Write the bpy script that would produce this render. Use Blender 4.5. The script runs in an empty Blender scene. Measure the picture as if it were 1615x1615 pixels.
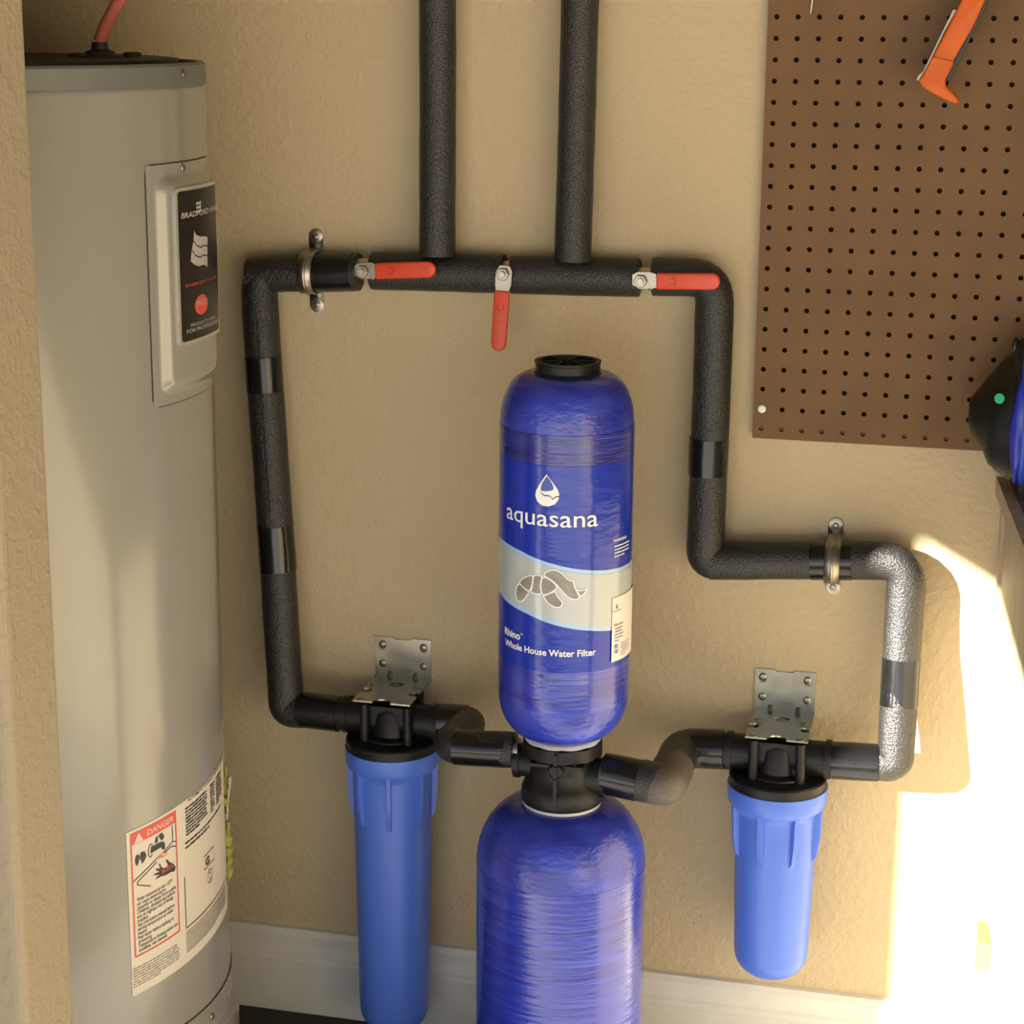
import bpy, bmesh, math, random
from mathutils import Vector, Matrix
sc = bpy.context.scene
COL = sc.collection
random.seed(7)
PI = math.pi

# ------------------------------------------------------------------ camera
CW, CP, CR, CF = 0.2316, 0.2273, -0.0075, 2966.67      # yaw, pitch, roll, focal length in pixels
CPOS = Vector((0.2266, -2.3382, 1.4033)); CPY = 712.83
fwd = Vector((-math.sin(CW)*math.cos(CP), math.cos(CW)*math.cos(CP), -math.sin(CP)))
rgt = Vector((math.cos(CW), math.sin(CW), 0)); dwn = fwd.cross(rgt)
r2 = rgt*math.cos(CR) + dwn*math.sin(CR); d2 = dwn*math.cos(CR) - rgt*math.sin(CR)
rgt, dwn = r2, d2
cam_d = bpy.data.cameras.new('camera'); cam = bpy.data.objects.new('camera', cam_d); COL.objects.link(cam)
up = -dwn
cam.matrix_world = Matrix(((rgt.x, up.x, -fwd.x, CPOS.x), (rgt.y, up.y, -fwd.y, CPOS.y), (rgt.z, up.z, -fwd.z, CPOS.z), (0, 0, 0, 1)))
cam_d.sensor_fit = 'HORIZONTAL'; cam_d.sensor_width = 36
cam_d.lens = CF/1615*36; cam_d.shift_y = (CPY-807.5)/1615; cam_d.clip_start = 0.05; cam_d.clip_end = 200
sc.camera = cam

def ray(px, py): return rgt*((px-807.5)/CF) + dwn*((py-CPY)/CF) + fwd
def W(px, py, Y):
    d = ray(px, py); return CPOS + d*((Y-CPOS.y)/d.y)
def WZ(px, py, Z):
    d = ray(px, py); return CPOS + d*((Z-CPOS.z)/d.z)

# ------------------------------------------------------------------ light and exposure
SUN_DIR = Vector((0.92, 1.0, -0.52)).normalized()
world = bpy.data.worlds.new('world'); sc.world = world; world.use_nodes = True
wn = world.node_tree; bgn = wn.nodes['Background']
tcw = wn.nodes.new('ShaderNodeTexCoord'); sep = wn.nodes.new('ShaderNodeSeparateXYZ'); rmp = wn.nodes.new('ShaderNodeValToRGB')
wn.links.new(tcw.outputs['Generated'], sep.inputs[0]); wn.links.new(sep.outputs['Z'], rmp.inputs[0]); wn.links.new(rmp.outputs[0], bgn.inputs[0])
rmp.color_ramp.elements[0].position = 0.0; rmp.color_ramp.elements[0].color = (0.95, 0.97, 1.0, 1)
rmp.color_ramp.elements[1].position = 0.6; rmp.color_ramp.elements[1].color = (0.45, 0.65, 1.0, 1)
bgn.inputs[1].default_value = 0.9
sun_d = bpy.data.lights.new('sun', 'SUN'); sun_d.energy = 27.0; sun_d.angle = math.radians(0.4); sun_d.color = (1.0, 0.96, 0.87)
sun = bpy.data.objects.new('sun', sun_d); COL.objects.link(sun); sun.rotation_euler = SUN_DIR.to_track_quat('-Z', 'Y').to_euler(); sun.location = (-4, -6, 5)
def portal(name, loc, rot, sx, sy):
    l = bpy.data.lights.new(name, 'AREA'); l.shape = 'RECTANGLE'; l.size = sx; l.size_y = sy; l.cycles.is_portal = True
    o = bpy.data.objects.new(name, l); COL.objects.link(o); o.location = loc; o.rotation_euler = rot
portal('garage_opening_portal', (0.3, -3.5, 0.99), (PI/2, 0, 0), 3.6, 1.98)
sc.view_settings.view_transform = 'Standard'; sc.view_settings.look = 'None'; sc.view_settings.gamma = 1
sc.view_settings.use_curve_mapping = False
sc.view_settings.exposure = 0.64

# ------------------------------------------------------------------ materials
def mat(name, col, rough=0.5, metal=0.0, noise=0, nscale=10, bump=0, bscale=50, bdist=0.002, coat=0, spec=0.5, stretch=(1, 1, 1), bstretch=(1, 1, 1), col2=None, detail=3, coatr=0.05):
    m = bpy.data.materials.new(name); m.use_nodes = True; t = m.node_tree; b = t.nodes['Principled BSDF']
    b.inputs['Base Color'].default_value = (*col, 1); b.inputs['Roughness'].default_value = rough; b.inputs['Metallic'].default_value = metal
    b.inputs['Coat Weight'].default_value = coat; b.inputs['Coat Roughness'].default_value = coatr; b.inputs['Specular IOR Level'].default_value = spec
    tc = t.nodes.new('ShaderNodeTexCoord')
    def nz(scale, st, det):
        mp = t.nodes.new('ShaderNodeMapping'); mp.inputs['Scale'].default_value = st; t.links.new(tc.outputs['Object'], mp.inputs[0])
        n = t.nodes.new('ShaderNodeTexNoise'); n.inputs['Scale'].default_value = scale; n.inputs['Detail'].default_value = det; t.links.new(mp.outputs[0], n.inputs[0]); return n
    if noise or col2:
        n = nz(nscale, stretch, detail); mx = t.nodes.new('ShaderNodeMix'); mx.data_type = 'RGBA'
        c2 = col2 or tuple(c*(1-noise) for c in col)
        mx.inputs[6].default_value = (*col, 1); mx.inputs[7].default_value = (*c2, 1)
        rp = t.nodes.new('ShaderNodeValToRGB'); rp.color_ramp.elements[0].position = 0.35; rp.color_ramp.elements[1].position = 0.65
        t.links.new(n.outputs[0], rp.inputs[0]); t.links.new(rp.outputs[0], mx.inputs[0]); t.links.new(mx.outputs[2], b.inputs['Base Color'])
    if bump:
        n = nz(bscale, bstretch, detail); bp = t.nodes.new('ShaderNodeBump'); bp.inputs['Strength'].default_value = bump; bp.inputs['Distance'].default_value = bdist
        t.links.new(n.outputs[0], bp.inputs['Height']); t.links.new(bp.outputs[0], b.inputs['Normal'])
        if coat: t.links.new(bp.outputs[0], b.inputs['Coat Normal'])
    return m

def stucco(name, col, strength=0.5, scale=1.0):
    m = bpy.data.materials.new(name); m.use_nodes = True; t = m.node_tree; b = t.nodes['Principled BSDF']
    b.inputs['Roughness'].default_value = 0.75; b.inputs['Specular IOR Level'].default_value = 0.25
    tc = t.nodes.new('ShaderNodeTexCoord')
    n1 = t.nodes.new('ShaderNodeTexNoise'); n1.inputs['Scale'].default_value = 95*scale; n1.inputs['Detail'].default_value = 5; n1.inputs['Distortion'].default_value = 0.3
    n2 = t.nodes.new('ShaderNodeTexNoise'); n2.inputs['Scale'].default_value = 260*scale; n2.inputs['Detail'].default_value = 2
    n3 = t.nodes.new('ShaderNodeTexNoise'); n3.inputs['Scale'].default_value = 3; n3.inputs['Detail'].default_value = 2
    for n in (n1, n2, n3): t.links.new(tc.outputs['Object'], n.inputs[0])
    rp = t.nodes.new('ShaderNodeValToRGB'); rp.color_ramp.elements[0].position = 0.42; rp.color_ramp.elements[1].position = 0.68   # flattened knock-down plateaus
    t.links.new(n1.outputs[0], rp.inputs[0])
    ad = t.nodes.new('ShaderNodeMath'); ad.operation = 'MULTIPLY_ADD'; ad.inputs[1].default_value = 0.5
    t.links.new(n2.outputs[0], ad.inputs[0]); t.links.new(rp.outputs[0], ad.inputs[2])
    bp = t.nodes.new('ShaderNodeBump'); bp.inputs['Strength'].default_value = strength; bp.inputs['Distance'].default_value = 0.0012
    t.links.new(ad.outputs[0], bp.inputs['Height']); t.links.new(bp.outputs[0], b.inputs['Normal'])
    mx = t.nodes.new('ShaderNodeMix'); mx.data_type = 'RGBA'; mx.inputs[6].default_value = (*col, 1); mx.inputs[7].default_value = (*[c*0.93 for c in col], 1)
    t.links.new(n3.outputs[0], mx.inputs[0]); t.links.new(mx.outputs[2], b.inputs['Base Color'])
    return m

M = dict(
    wall=stucco('wall_paint', (0.50, 0.405, 0.25), 0.55),
    wall_left=stucco('partition_paint_shaded', (0.34, 0.29, 0.205), 0.8, 0.8),  # wall paint darkened: the strip's dimmer light is put into its colour
    ceiling=mat('ceiling_paint', (0.12, 0.11, 0.10), 0.9),
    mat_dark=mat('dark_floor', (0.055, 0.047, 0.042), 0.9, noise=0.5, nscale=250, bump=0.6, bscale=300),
    floor=mat('floor_concrete', (0.50, 0.47, 0.43), 0.8, noise=0.2, nscale=120, bump=0.4, bscale=200),
    drive=mat('driveway_concrete', (0.60, 0.57, 0.52), 0.85, noise=0.1, nscale=6),
    trim=mat('trim_paint', (0.62, 0.60, 0.53), 0.45, noise=0.06, nscale=30, bump=0.1, bscale=60),
    foam=mat('foam', (0.020, 0.018, 0.016), 0.42, noise=0.5, nscale=300, bump=1.0, bscale=420, bdist=0.0016, spec=0.6, detail=2),
    foam_in=mat('foam_cut_end', (0.012, 0.011, 0.010), 0.7, bump=0.6, bscale=300),
    foam_worn=mat('foam_worn', (0.10, 0.08, 0.065), 0.55, noise=0.3, nscale=200, bump=0.8, bscale=350, bdist=0.001),
    tape=mat('black_tape', (0.006, 0.006, 0.006), 0.22, noise=0.3, nscale=40, bump=0.35, bscale=35, bdist=0.003, bstretch=(1, 1, 0.25)),
    copper=mat('pex_red', (0.45, 0.12, 0.09), 0.4),
    brass=mat('brass', (0.55, 0.45, 0.3), 0.35, 1.0),
    steel=mat('brushed_steel', (0.36, 0.33, 0.27), 0.36, 1.0, noise=0.15, nscale=60, bump=0.06, bscale=200),
    zinc=mat('zinc_plate', (0.42, 0.41, 0.35), 0.28, 1.0, noise=0.22, nscale=25, bump=0.05, bscale=90),
    strap=mat('strap_steel', (0.40, 0.37, 0.32), 0.38, 1.0, noise=0.2, nscale=50),
    red=mat('red_vinyl', (0.68, 0.062, 0.018), 0.38, noise=0.1, nscale=30),
    redmark=mat('red_vinyl_mark', (0.30, 0.02, 0.01), 0.5),
    heater=mat('heater_enamel', (0.265, 0.255, 0.225), 0.27, coat=0.6, noise=0.04, nscale=4, coatr=0.12, bump=0.03, bscale=6, bdist=0.01),
    heater_band=mat('heater_band_grey', (0.13, 0.14, 0.125), 0.42, noise=0.12, nscale=20),
    gap=mat('dark_gap', (0.02, 0.015, 0.01), 0.8),
    dark=mat('dark_rubber', (0.012, 0.012, 0.011), 0.5, noise=0.4, nscale=60),
    blackp=mat('black_plastic', (0.009, 0.009, 0.009), 0.42, spec=0.3, bump=0.08, bscale=150),
    dome=mat('filament_blue_dome', (0.012, 0.022, 0.30), 0.32, col2=(0.03, 0.055, 0.46), nscale=14, stretch=(1, 1, 2.2), bump=0.5, bscale=30, bdist=0.003, bstretch=(2.5, 2.5, 5), coat=0.5, detail=5, coatr=0.16),
    wind=mat('filament_blue_wound', (0.012, 0.02, 0.30), 0.25, col2=(0.022, 0.045, 0.44), nscale=10, stretch=(1, 1, 9), bump=0.55, bscale=12, bdist=0.002, bstretch=(1, 1, 16), coat=0.8, detail=5, coatr=0.06),
    band=mat('filament_blue_band', (0.010, 0.014, 0.17), 0.25, col2=(0.018, 0.03, 0.28), nscale=10, stretch=(1, 1, 12), bump=0.5, bscale=12, bdist=0.002, bstretch=(1, 1, 18), coat=0.45, detail=4, coatr=0.06),
    film=mat('label_film_blue', (0.004, 0.026, 0.36), 0.28, spec=0.35, bump=0.4, bscale=22, bdist=0.003, bstretch=(1, 1, 3), coat=0.35, coatr=0.04, detail=5),
    film_light=mat('label_film_pale_blue', (0.33, 0.50, 0.75), 0.25, bump=0.2, bscale=18, bdist=0.003, bstretch=(1, 1, 2.4), coat=0.8, coatr=0.05, detail=5),
    film_white=mat('label_film_white', (0.42, 0.46, 0.47), 0.25, bump=0.2, bscale=18, bdist=0.003, bstretch=(1, 1, 2.4), coat=0.8, coatr=0.05, detail=5),
    print_white=mat('print_white', (0.80, 0.80, 0.78), 0.4),
    print_grey=mat('print_grey', (0.30, 0.28, 0.24), 0.4, noise=0.3, nscale=40),
    print_dark=mat('print_dark', (0.03, 0.03, 0.03), 0.5),
    print_mid=mat('print_small_grey', (0.22, 0.21, 0.20), 0.5),
    print_navy=mat('print_navy', (0.01, 0.015, 0.06), 0.4),
    print_inner=mat('print_blue', (0.05, 0.08, 0.40), 0.4),
    print_red=mat('print_red', (0.62, 0.08, 0.06), 0.45),
    paper=mat('label_paper', (0.60, 0.55, 0.46), 0.5),
    paper_white=mat('sticker_paper', (0.74, 0.71, 0.66), 0.45),
    paper_patch=mat('sticker_overlay', (0.66, 0.61, 0.52), 0.5),
    plate_black=mat('name_plate_black', (0.010, 0.010, 0.009), 0.3),
    plate_text=mat('plate_silver_print', (0.42, 0.40, 0.38), 0.4),
    plate_rim=mat('plate_silver_rim', (0.60, 0.58, 0.52), 0.3, 0.6),
    white_ring=mat('white_collar', (0.55, 0.56, 0.58), 0.35),
    sump=mat('housing_blue', (0.075, 0.17, 0.66), 0.38, noise=0.08, nscale=3, bump=0.05, bscale=200),
    yellow=mat('yellow_insulation', (0.34, 0.30, 0.07), 0.9, noise=0.4, nscale=60, bump=1.0, bscale=90, bdist=0.004),
    peg_shade=mat('hole_shade_dark', (0.05, 0.025, 0.010), 0.8),  # shade behind the peg holes, given as a dark colour
    peg=mat('hardboard_brown', (0.145, 0.070, 0.017), 0.5, noise=0.16, nscale=14, bump=0.1, bscale=250, spec=0.3),
    wood=mat('pine_wood', (0.38, 0.31, 0.20), 0.6, col2=(0.32, 0.25, 0.15), nscale=5, stretch=(6, 6, 0.5), bump=0.1, bscale=30),
    wood_h=mat('pine_wood_board', (0.28, 0.20, 0.12), 0.6, col2=(0.24, 0.16, 0.09), nscale=5, stretch=(0.6, 0.6, 8)),
    wood_end=mat('pine_end_grain', (0.26, 0.15, 0.06), 0.7),
    benchtop=mat('bench_top_grey', (0.16, 0.13, 0.11), 0.6, noise=0.3, nscale=20),
    orange=mat('orange_plastic', (0.60, 0.11, 0.006), 0.45, spec=0.3, noise=0.12, nscale=30),
    toolblack=mat('tool_black', (0.006, 0.008, 0.006), 0.38, noise=0.3, nscale=20),
    toolblue=mat('tool_blue', (0.015, 0.03, 0.38), 0.3),
    toolblue2=mat('tool_blue_bright', (0.04, 0.10, 0.60), 0.3),
    green=mat('green_dot', (0.02, 0.42, 0.20), 0.4),
)

# ------------------------------------------------------------------ helpers
ORG = {}
def thing(name, label, cat, loc, group=None):
    o = bpy.data.objects.new(name, None); COL.objects.link(o); o.location = loc; o.empty_display_size = 0.05
    o['label'] = label; o['category'] = cat
    if group: o['group'] = group
    ORG[o.name] = Vector(loc); return o
def obj(name, vf, m, parent=None, smooth=False, loc=None, label=None):
    v, f = vf
    org = ORG[parent.name] if parent else (Vector(loc) if loc else Vector((0, 0, 0)))
    me = bpy.data.meshes.new(name); me.from_pydata([tuple(Vector(a)-org) for a in v], [], f); me.update()
    o = bpy.data.objects.new(name, me); COL.objects.link(o)
    ms = m if isinstance(m, (list, tuple)) else [m]
    for q in ms: me.materials.append(M[q])
    if smooth:
        me.polygons.foreach_set('use_smooth', [True]*len(me.polygons))
        me.set_sharp_from_angle(angle=math.radians(38))
    if parent: o.parent = parent
    else: o.location = org
    if label: o['label'] = label
    ORG[o.name] = org; return o
def tag(o, label, cat, group=None):
    o['label'] = label; o['category'] = cat
    if group: o['group'] = group
    return o
def struct(name, vf, m, **k):
    o = obj(name, vf, m, **k); o['kind'] = 'structure'; return o
def bevel(o, w=0.002, seg=2):
    b = o.modifiers.new('bevel', 'BEVEL'); b.width = w; b.segments = seg; b.limit_method = 'ANGLE'; b.angle_limit = math.radians(40); return o
def join(*vfs):
    V, F = [], []
    for v, f in vfs:
        n = len(V); V += [Vector(a) for a in v]; F += [tuple(i+n for i in q) for q in f]
    return V, F
def box(x0, x1, y0, y1, z0, z1):
    v = [Vector(p) for p in ((x0, y0, z0), (x1, y0, z0), (x1, y1, z0), (x0, y1, z0), (x0, y0, z1), (x1, y0, z1), (x1, y1, z1), (x0, y1, z1))]
    return v, [(0, 3, 2, 1), (4, 5, 6, 7), (0, 1, 5, 4), (1, 2, 6, 5), (2, 3, 7, 6), (3, 0, 4, 7)]
def obox(c, ax, ay, az, sx, sy, sz):          # oriented box: centre, three unit axes, full sizes
    c, ax, ay, az = Vector(c), Vector(ax).normalized(), Vector(ay).normalized(), Vector(az).normalized()
    v, f = box(-sx/2, sx/2, -sy/2, sy/2, -sz/2, sz/2)
    return [c + ax*p.x + ay*p.y + az*p.z for p in v], f
def frame(d):
    d = Vector(d).normalized(); a = Vector((0, 0, 1)) if abs(d.z) < 0.9 else Vector((0, -1, 0))
    u = d.cross(a).normalized(); return u, u.cross(d).normalized()
def lathe(prof, c, axis=(0, 0, 1), n=64, cap=True, rot=0.0):   # prof: list of (r, h)
    c, axis = Vector(c), Vector(axis).normalized(); u, w = frame(axis)
    V, F = [], []
    for r, h in prof:
        for k in range(n):
            a = 2*PI*k/n + rot; V.append(c + axis*h + u*(r*math.cos(a)) + w*(r*math.sin(a)))
    for i in range(len(prof)-1):
        for k in range(n):
            k2 = (k+1) % n; F.append((i*n+k, i*n+k2, (i+1)*n+k2, (i+1)*n+k))
    if cap:
        F.append(tuple(range(n))[::-1]); F.append(tuple((len(prof)-1)*n+k for k in range(n)))
    return V, F
def round_path(pts, rads, seg=7):
    P = [Vector(p) for p in pts]; out = [P[0]]
    for i in range(1, len(P)-1):
        a, b, c = P[i-1], P[i], P[i+1]; r = rads[i-1] if isinstance(rads, (list, tuple)) else rads
        r = min(r, (a-b).length*0.48, (c-b).length*0.48)
        p0 = b + (a-b).normalized()*r; p1 = b + (c-b).normalized()*r
        for k in range(seg+1):
            t = k/seg; out.append(p0*(1-t)**2 + b*2*t*(1-t) + p1*t*t)
    out.append(P[-1]); return out
def densify(P, step):
    out = [P[0]]
    for a, b in zip(P, P[1:]):
        n = max(1, int((b-a).length/step))
        for k in range(1, n+1): out.append(a.lerp(b, k/n))
    return out
def tube(path, r, n=28, cap=True, wob=0.0, inner=None, phase=0.0, step=None):
    P = [Vector(p) for p in path]
    if step: P = densify(P, step)
    T = []
    for i in range(len(P)):
        a = P[max(i-1, 0)]; b = P[min(i+1, len(P)-1)]; T.append((b-a).normalized())
    u, w = frame(T[0]); V, F = [], []; s = 0
    for i, p in enumerate(P):
        if i:
            u = (u - T[i]*u.dot(T[i])).normalized(); s += (P[i]-P[i-1]).length
        w = T[i].cross(u)
        rr = r(i/(len(P)-1)) if callable(r) else r
        for k in range(n):
            a = 2*PI*k/n; q = rr*(1 + wob*(math.sin(s*47+phase)*0.6 + math.sin(s*113+phase*2+a*2)*0.5 + math.sin(a*3+phase+s*20)*0.4))
            V.append(p + u*(q*math.cos(a)) + w*(q*math.sin(a)))
    L = len(P)
    for i in range(L-1):
        for k in range(n):
            k2 = (k+1) % n; F.append((i*n+k, i*n+k2, (i+1)*n+k2, (i+1)*n+k))
    if cap:
        if inner:      # hollow ends: annulus plus a short bore
            for e, (p, t, base) in enumerate(((P[0], T[0], 0), (P[-1], -T[-1], (L-1)*n))):
                o = len(V); q = P[0] if e == 0 else P[-1]
                for dep in (0, 0.012):
                    for k in range(n):
                        V.append(q + (V[base+k]-q)*(inner/(V[base+k]-q).length) + t*dep)
                for k in range(n):
                    k2 = (k+1) % n
                    F.append((base+k2, base+k, o+k, o+k2)); F.append((o+k2, o+k, o+n+k, o+n+k2))
                F.append(tuple(o+n+k for k in range(n)))
        else:
            F.append(tuple(range(n))[::-1]); F.append(tuple((L-1)*n+k for k in range(n)))
    return V, F
def sheet(outlines, mp, th=None, cut=None):
    """flat shape with holes in (u, v); mp(u, v, h) gives the 3-D point; th = thickness (None: open sheet); cut = spacing of slices in u so it can bend"""
    bm = bmesh.new(); E = []
    for ol in outlines:
        vs = [bm.verts.new((a, b, 0)) for a, b in ol]
        for i in range(len(vs)): E.append(bm.edges.new((vs[i], vs[(i+1) % len(vs)])))
    if len(outlines) == 1: bm.faces.new([v for v in bm.verts])
    else: bmesh.ops.triangle_fill(bm, edges=E, use_beauty=True)
    return _bend(bm, mp, th, cut)
def _bend(bm, mp, th, cut):
    bm.normal_update()
    if cut:
        xs = [v.co.x for v in bm.verts]; x = min(xs)+cut
        while x < max(xs):
            bmesh.ops.bisect_plane(bm, geom=bm.verts[:]+bm.edges[:]+bm.faces[:], plane_co=(x, 0, 0), plane_no=(1, 0, 0)); x += cut
    for f in bm.faces:
        f.normal_update()
        if f.normal.z < 0: f.normal_flip()
    bm.verts.index_update(); V = [v.co.copy() for v in bm.verts]; F = [tuple(v.index for v in f.verts) for f in bm.faces]
    bd = [(e.verts[0].index, e.verts[1].index, e.link_faces[0]) for e in bm.edges if len(e.link_faces) == 1]
    n = len(V)
    if th is None:
        out = [mp(a.x, a.y, 0) for a in V]; bm.free(); return out, F
    out = [mp(a.x, a.y, th) for a in V] + [mp(a.x, a.y, 0) for a in V]
    G = F + [tuple(i+n for i in reversed(f)) for f in F]
    for a, b, f in bd:
        ids = [v.index for v in f.verts]; i = ids.index(a)
        if ids[(i+1) % len(ids)] == b: a, b = b, a
        G.append((a, b, b+n, a+n))
    bm.free(); return out, G
def text_bm(s, bold=0.0):
    cu = bpy.data.curves.new('t', 'FONT'); cu.body = s; cu.size = 1; cu.offset = bold; cu.resolution_u = 3
    o = bpy.data.objects.new('t', cu); COL.objects.link(o)
    dg = bpy.context.evaluated_depsgraph_get(); me = bpy.data.meshes.new_from_object(o.evaluated_get(dg))
    bm = bmesh.new(); bm.from_mesh(me); bmesh.ops.remove_doubles(bm, verts=bm.verts[:], dist=1e-5)
    bpy.data.objects.remove(o); bpy.data.curves.remove(cu); bpy.data.meshes.remove(me)
    return bm
def text(s, mp, u0, u1, v0, v1, bold=0.0, th=None, cut=None, slant=0.0, ref='x'):
    """text laid into the box u0..u1, v0..v1; v0 is the baseline, v1 the cap height (or x-height for ref='x')"""
    bm = text_bm(s, bold); xs = [v.co.x for v in bm.verts]; a, b = min(xs), max(xs)
    H = 0.73 if ref == 'cap' else 0.55
    for v in bm.verts:
        y = v.co.y/H; v.co = Vector((u0+(v.co.x-a)/(b-a)*(u1-u0) + slant*y*(v1-v0), v0+y*(v1-v0), 0))
    return _bend(bm, mp, th, cut)
def strokes(lines, w, mp, closed=False):
    if closed not in (True, False):          # a radius was given: widths in metres on that cylinder
        rr = closed; return strokes([[(q.x, q.y) for q in densify([Vector((a*rr, b)) for a, b in L], 0.004)] for L in lines], w, lambda a, b, h: mp(a/rr, b, h))
    V, F = [], []
    for L in lines:
        P = [Vector((a, b)) for a, b in L]; n = len(P); m = n if closed else n-1
        for i in range(m):
            a, b = P[i], P[(i+1) % n]; d = (b-a)
            if d.length < 1e-7: continue
            d.normalize(); q = Vector((-d.y, d.x))*w/2; a = a-d*w*0.3; b = b+d*w*0.3; k = len(V)
            V += [mp(*(a+q), 0), mp(*(a-q), 0), mp(*(b-q), 0), mp(*(b+q), 0)]; F.append((k, k+1, k+2, k+3))
    return V, F
class Cyl:       # printing surface on an upright cylinder; u = angle, v = height
    def __init__(s, x, y, r): s.x, s.y, s.r = x, y, r
    def hit(s, px, py):
        d = ray(px, py); ox, oy = CPOS.x-s.x, CPOS.y-s.y
        A = d.x**2+d.y**2; B = 2*(ox*d.x+oy*d.y); Cc = ox*ox+oy*oy-s.r**2; D = max(B*B-4*A*Cc, 0)
        t = (-B-math.sqrt(D))/(2*A); p = CPOS+d*t
        return math.atan2(p.x-s.x, -(p.y-s.y)), p.z
    def mp(s, off=0.0, taper=None):
        def f(u, v, h=0): r = s.r+off+h; return Vector((s.x+r*math.sin(u), s.y-r*math.cos(u), v))
        return f
def trace(cyl, pts, ox, oy, k): return [cyl.hit(ox+a/k, oy+b/k) for a, b in pts]
def screw(name, c, nrm, r=0.0045, parent=None, m='steel', h=0.002):
    nrm = Vector(nrm).normalized()
    v = lathe([(r*1.15, 0), (r*1.15, h*0.3), (r, h*0.6), (r*0.7, h), (r*0.35, h), (r*0.3, h*0.45)], c, nrm, 16)
    u, w = frame(nrm)
    return obj(name, v, m, parent, smooth=True)

# ================================================================== SETTING
XL = -1.955
struct('wall_back', box(XL, 3.3, 0, 0.12, 0, 2.6), 'wall')
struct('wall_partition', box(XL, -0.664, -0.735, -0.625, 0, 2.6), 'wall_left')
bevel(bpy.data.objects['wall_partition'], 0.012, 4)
struct('alcove_shade_box', box(XL, -0.52, -0.735, 0, 1.47, 2.6), 'wall')  # unseen box added above the frame to darken the alcove top
# side wall with its doorway: the sun comes in here
JY = -2.350; HZ = 0.835+0.565*(0.204-XL); JW = 0.80
struct('wall_left', join(box(XL-0.12, XL, JY, 0, 0, 2.6), box(XL-0.12, XL, JY-JW, JY, HZ, 2.6), box(XL-0.12, XL, -3.5, JY-JW, 0, 2.6)), 'wall_left')
struct('wall_right', box(2.1, 2.22, -3.5, 0, 0, 2.6), 'wall')
struct('wall_front', join(box(XL-0.12, 3.32, -3.62, -3.5, 1.98, 2.6), box(XL-0.12, -1.5, -3.62, -3.5, 0, 1.98)), 'wall')
struct('floor', box(XL-0.12, 3.32, -3.6, 0.12, -0.1, 0), 'floor')
struct('ceiling', box(XL-0.12, 3.32, -3.62, 0.12, 2.6, 2.7), 'ceiling')
struct('ground', box(-30, 30, -40, -3.6, -0.15, -0.03), 'drive')
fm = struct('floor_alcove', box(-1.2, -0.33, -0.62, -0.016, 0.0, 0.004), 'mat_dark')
# baseboard profile (y out of wall, z)
bp = [(0, 0), (-0.015, 0), (-0.015, 0.084), (-0.013, 0.088), (-0.013, 0.094), (-0.0105, 0.099), (-0.009, 0.108), (-0.0095, 0.121), (-0.006, 0.1295), (0, 0.1310)]
def extrude_x(prof, x0, x1):
    n = len(prof); V = [Vector((x0, a, b)) for a, b in prof]+[Vector((x1, a, b)) for a, b in prof]
    return V, [tuple(range(n)), tuple(range(n, 2*n))[::-1]]+[(i, i+n, (i+1) % n+n, (i+1) % n) for i in range(n)]
struct('baseboard_back', extrude_x(bp, XL, 3.2), 'trim')

# ================================================================== WATER HEATER
HX, HY, HR = -0.884, -0.33, 0.26
HC = Cyl(HX, HY, HR)
ht = thing('water_heater', 'tall cream cylindrical water heater with grey top band in the alcove at left', 'water heater', (HX, HY, 0))
zt = W(326, 100, HY).z; zb = W(326, 136, HY).z
body = obj('tank_body', lathe([(HR-0.01, 0.03), (HR, 0.035), (HR, zb-0.006), (HR-0.0015, zb-0.002), (HR-0.003, zb)], (HX, HY, 0), n=128), 'heater', ht, smooth=True)
obj('base', lathe([(HR-0.02, 0), (HR-0.02, 0.03)], (HX, HY, 0), n=64), 'dark', ht, smooth=True)
band_o = obj('top_band', lathe([(HR-0.004, zb-0.004), (HR+0.0005, zb), (HR+0.0005, zt-0.003), (HR-0.002, zt), (HR-0.01, zt), (HR-0.012, zt-0.004), (0.001, zt-0.004)], (HX, HY, 0), n=128), 'heater_band', ht, smooth=True, label='grey painted steel band around the heater top')
u, v = HC.hit(288, 116); screw('screw', HC.mp(0.001)(u, v), (math.sin(u), -math.cos(u), 0), 0.004, band_o)
obj('lid', lathe([(HR-0.03, zt-0.004), (HR-0.03, zt+0.003), (HR-0.05, zt+0.005), (0.001, zt+0.005)], (HX, HY, 0), n=96), 'dark', ht, smooth=True)
pc = W(158, 84, HY)
pc.z = zt+0.004
fit = obj('pipe_nipple', join(lathe([(0.030, 0), (0.028, 0.003), (0.018, 0.004), (0.016, 0.008), (0.010, 0.010), (0.009, 0.018)], pc, n=12),
    lathe([(0.014, 0), (0.012, 0.004), (0.01, 0.005)], pc+Vector((-0.036, 0.02, 0)), n=12), lathe([(0.012, 0), (0.010, 0.006), (0.008, 0.007)], pc+Vector((0.03, 0.02, 0)), n=12)), 'dark', ht, smooth=True)
p0 = pc+Vector((0, 0, 0.0185)); p1 = W(166, 40, HY); p2 = W(188, 0, HY-0.01); p3 = p2+(p2-p1)*0.8; p4 = Vector((p3.x+0.006, p3.y, 1.468))
pt = obj('red_supply_tube', tube(round_path([p0, p1, p2, p3, p4], 0.04), 0.0072, 16), 'copper', loc=p0, smooth=True)
tag(pt, 'reddish supply tube rising from the top of the water heater', 'tube')

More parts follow.
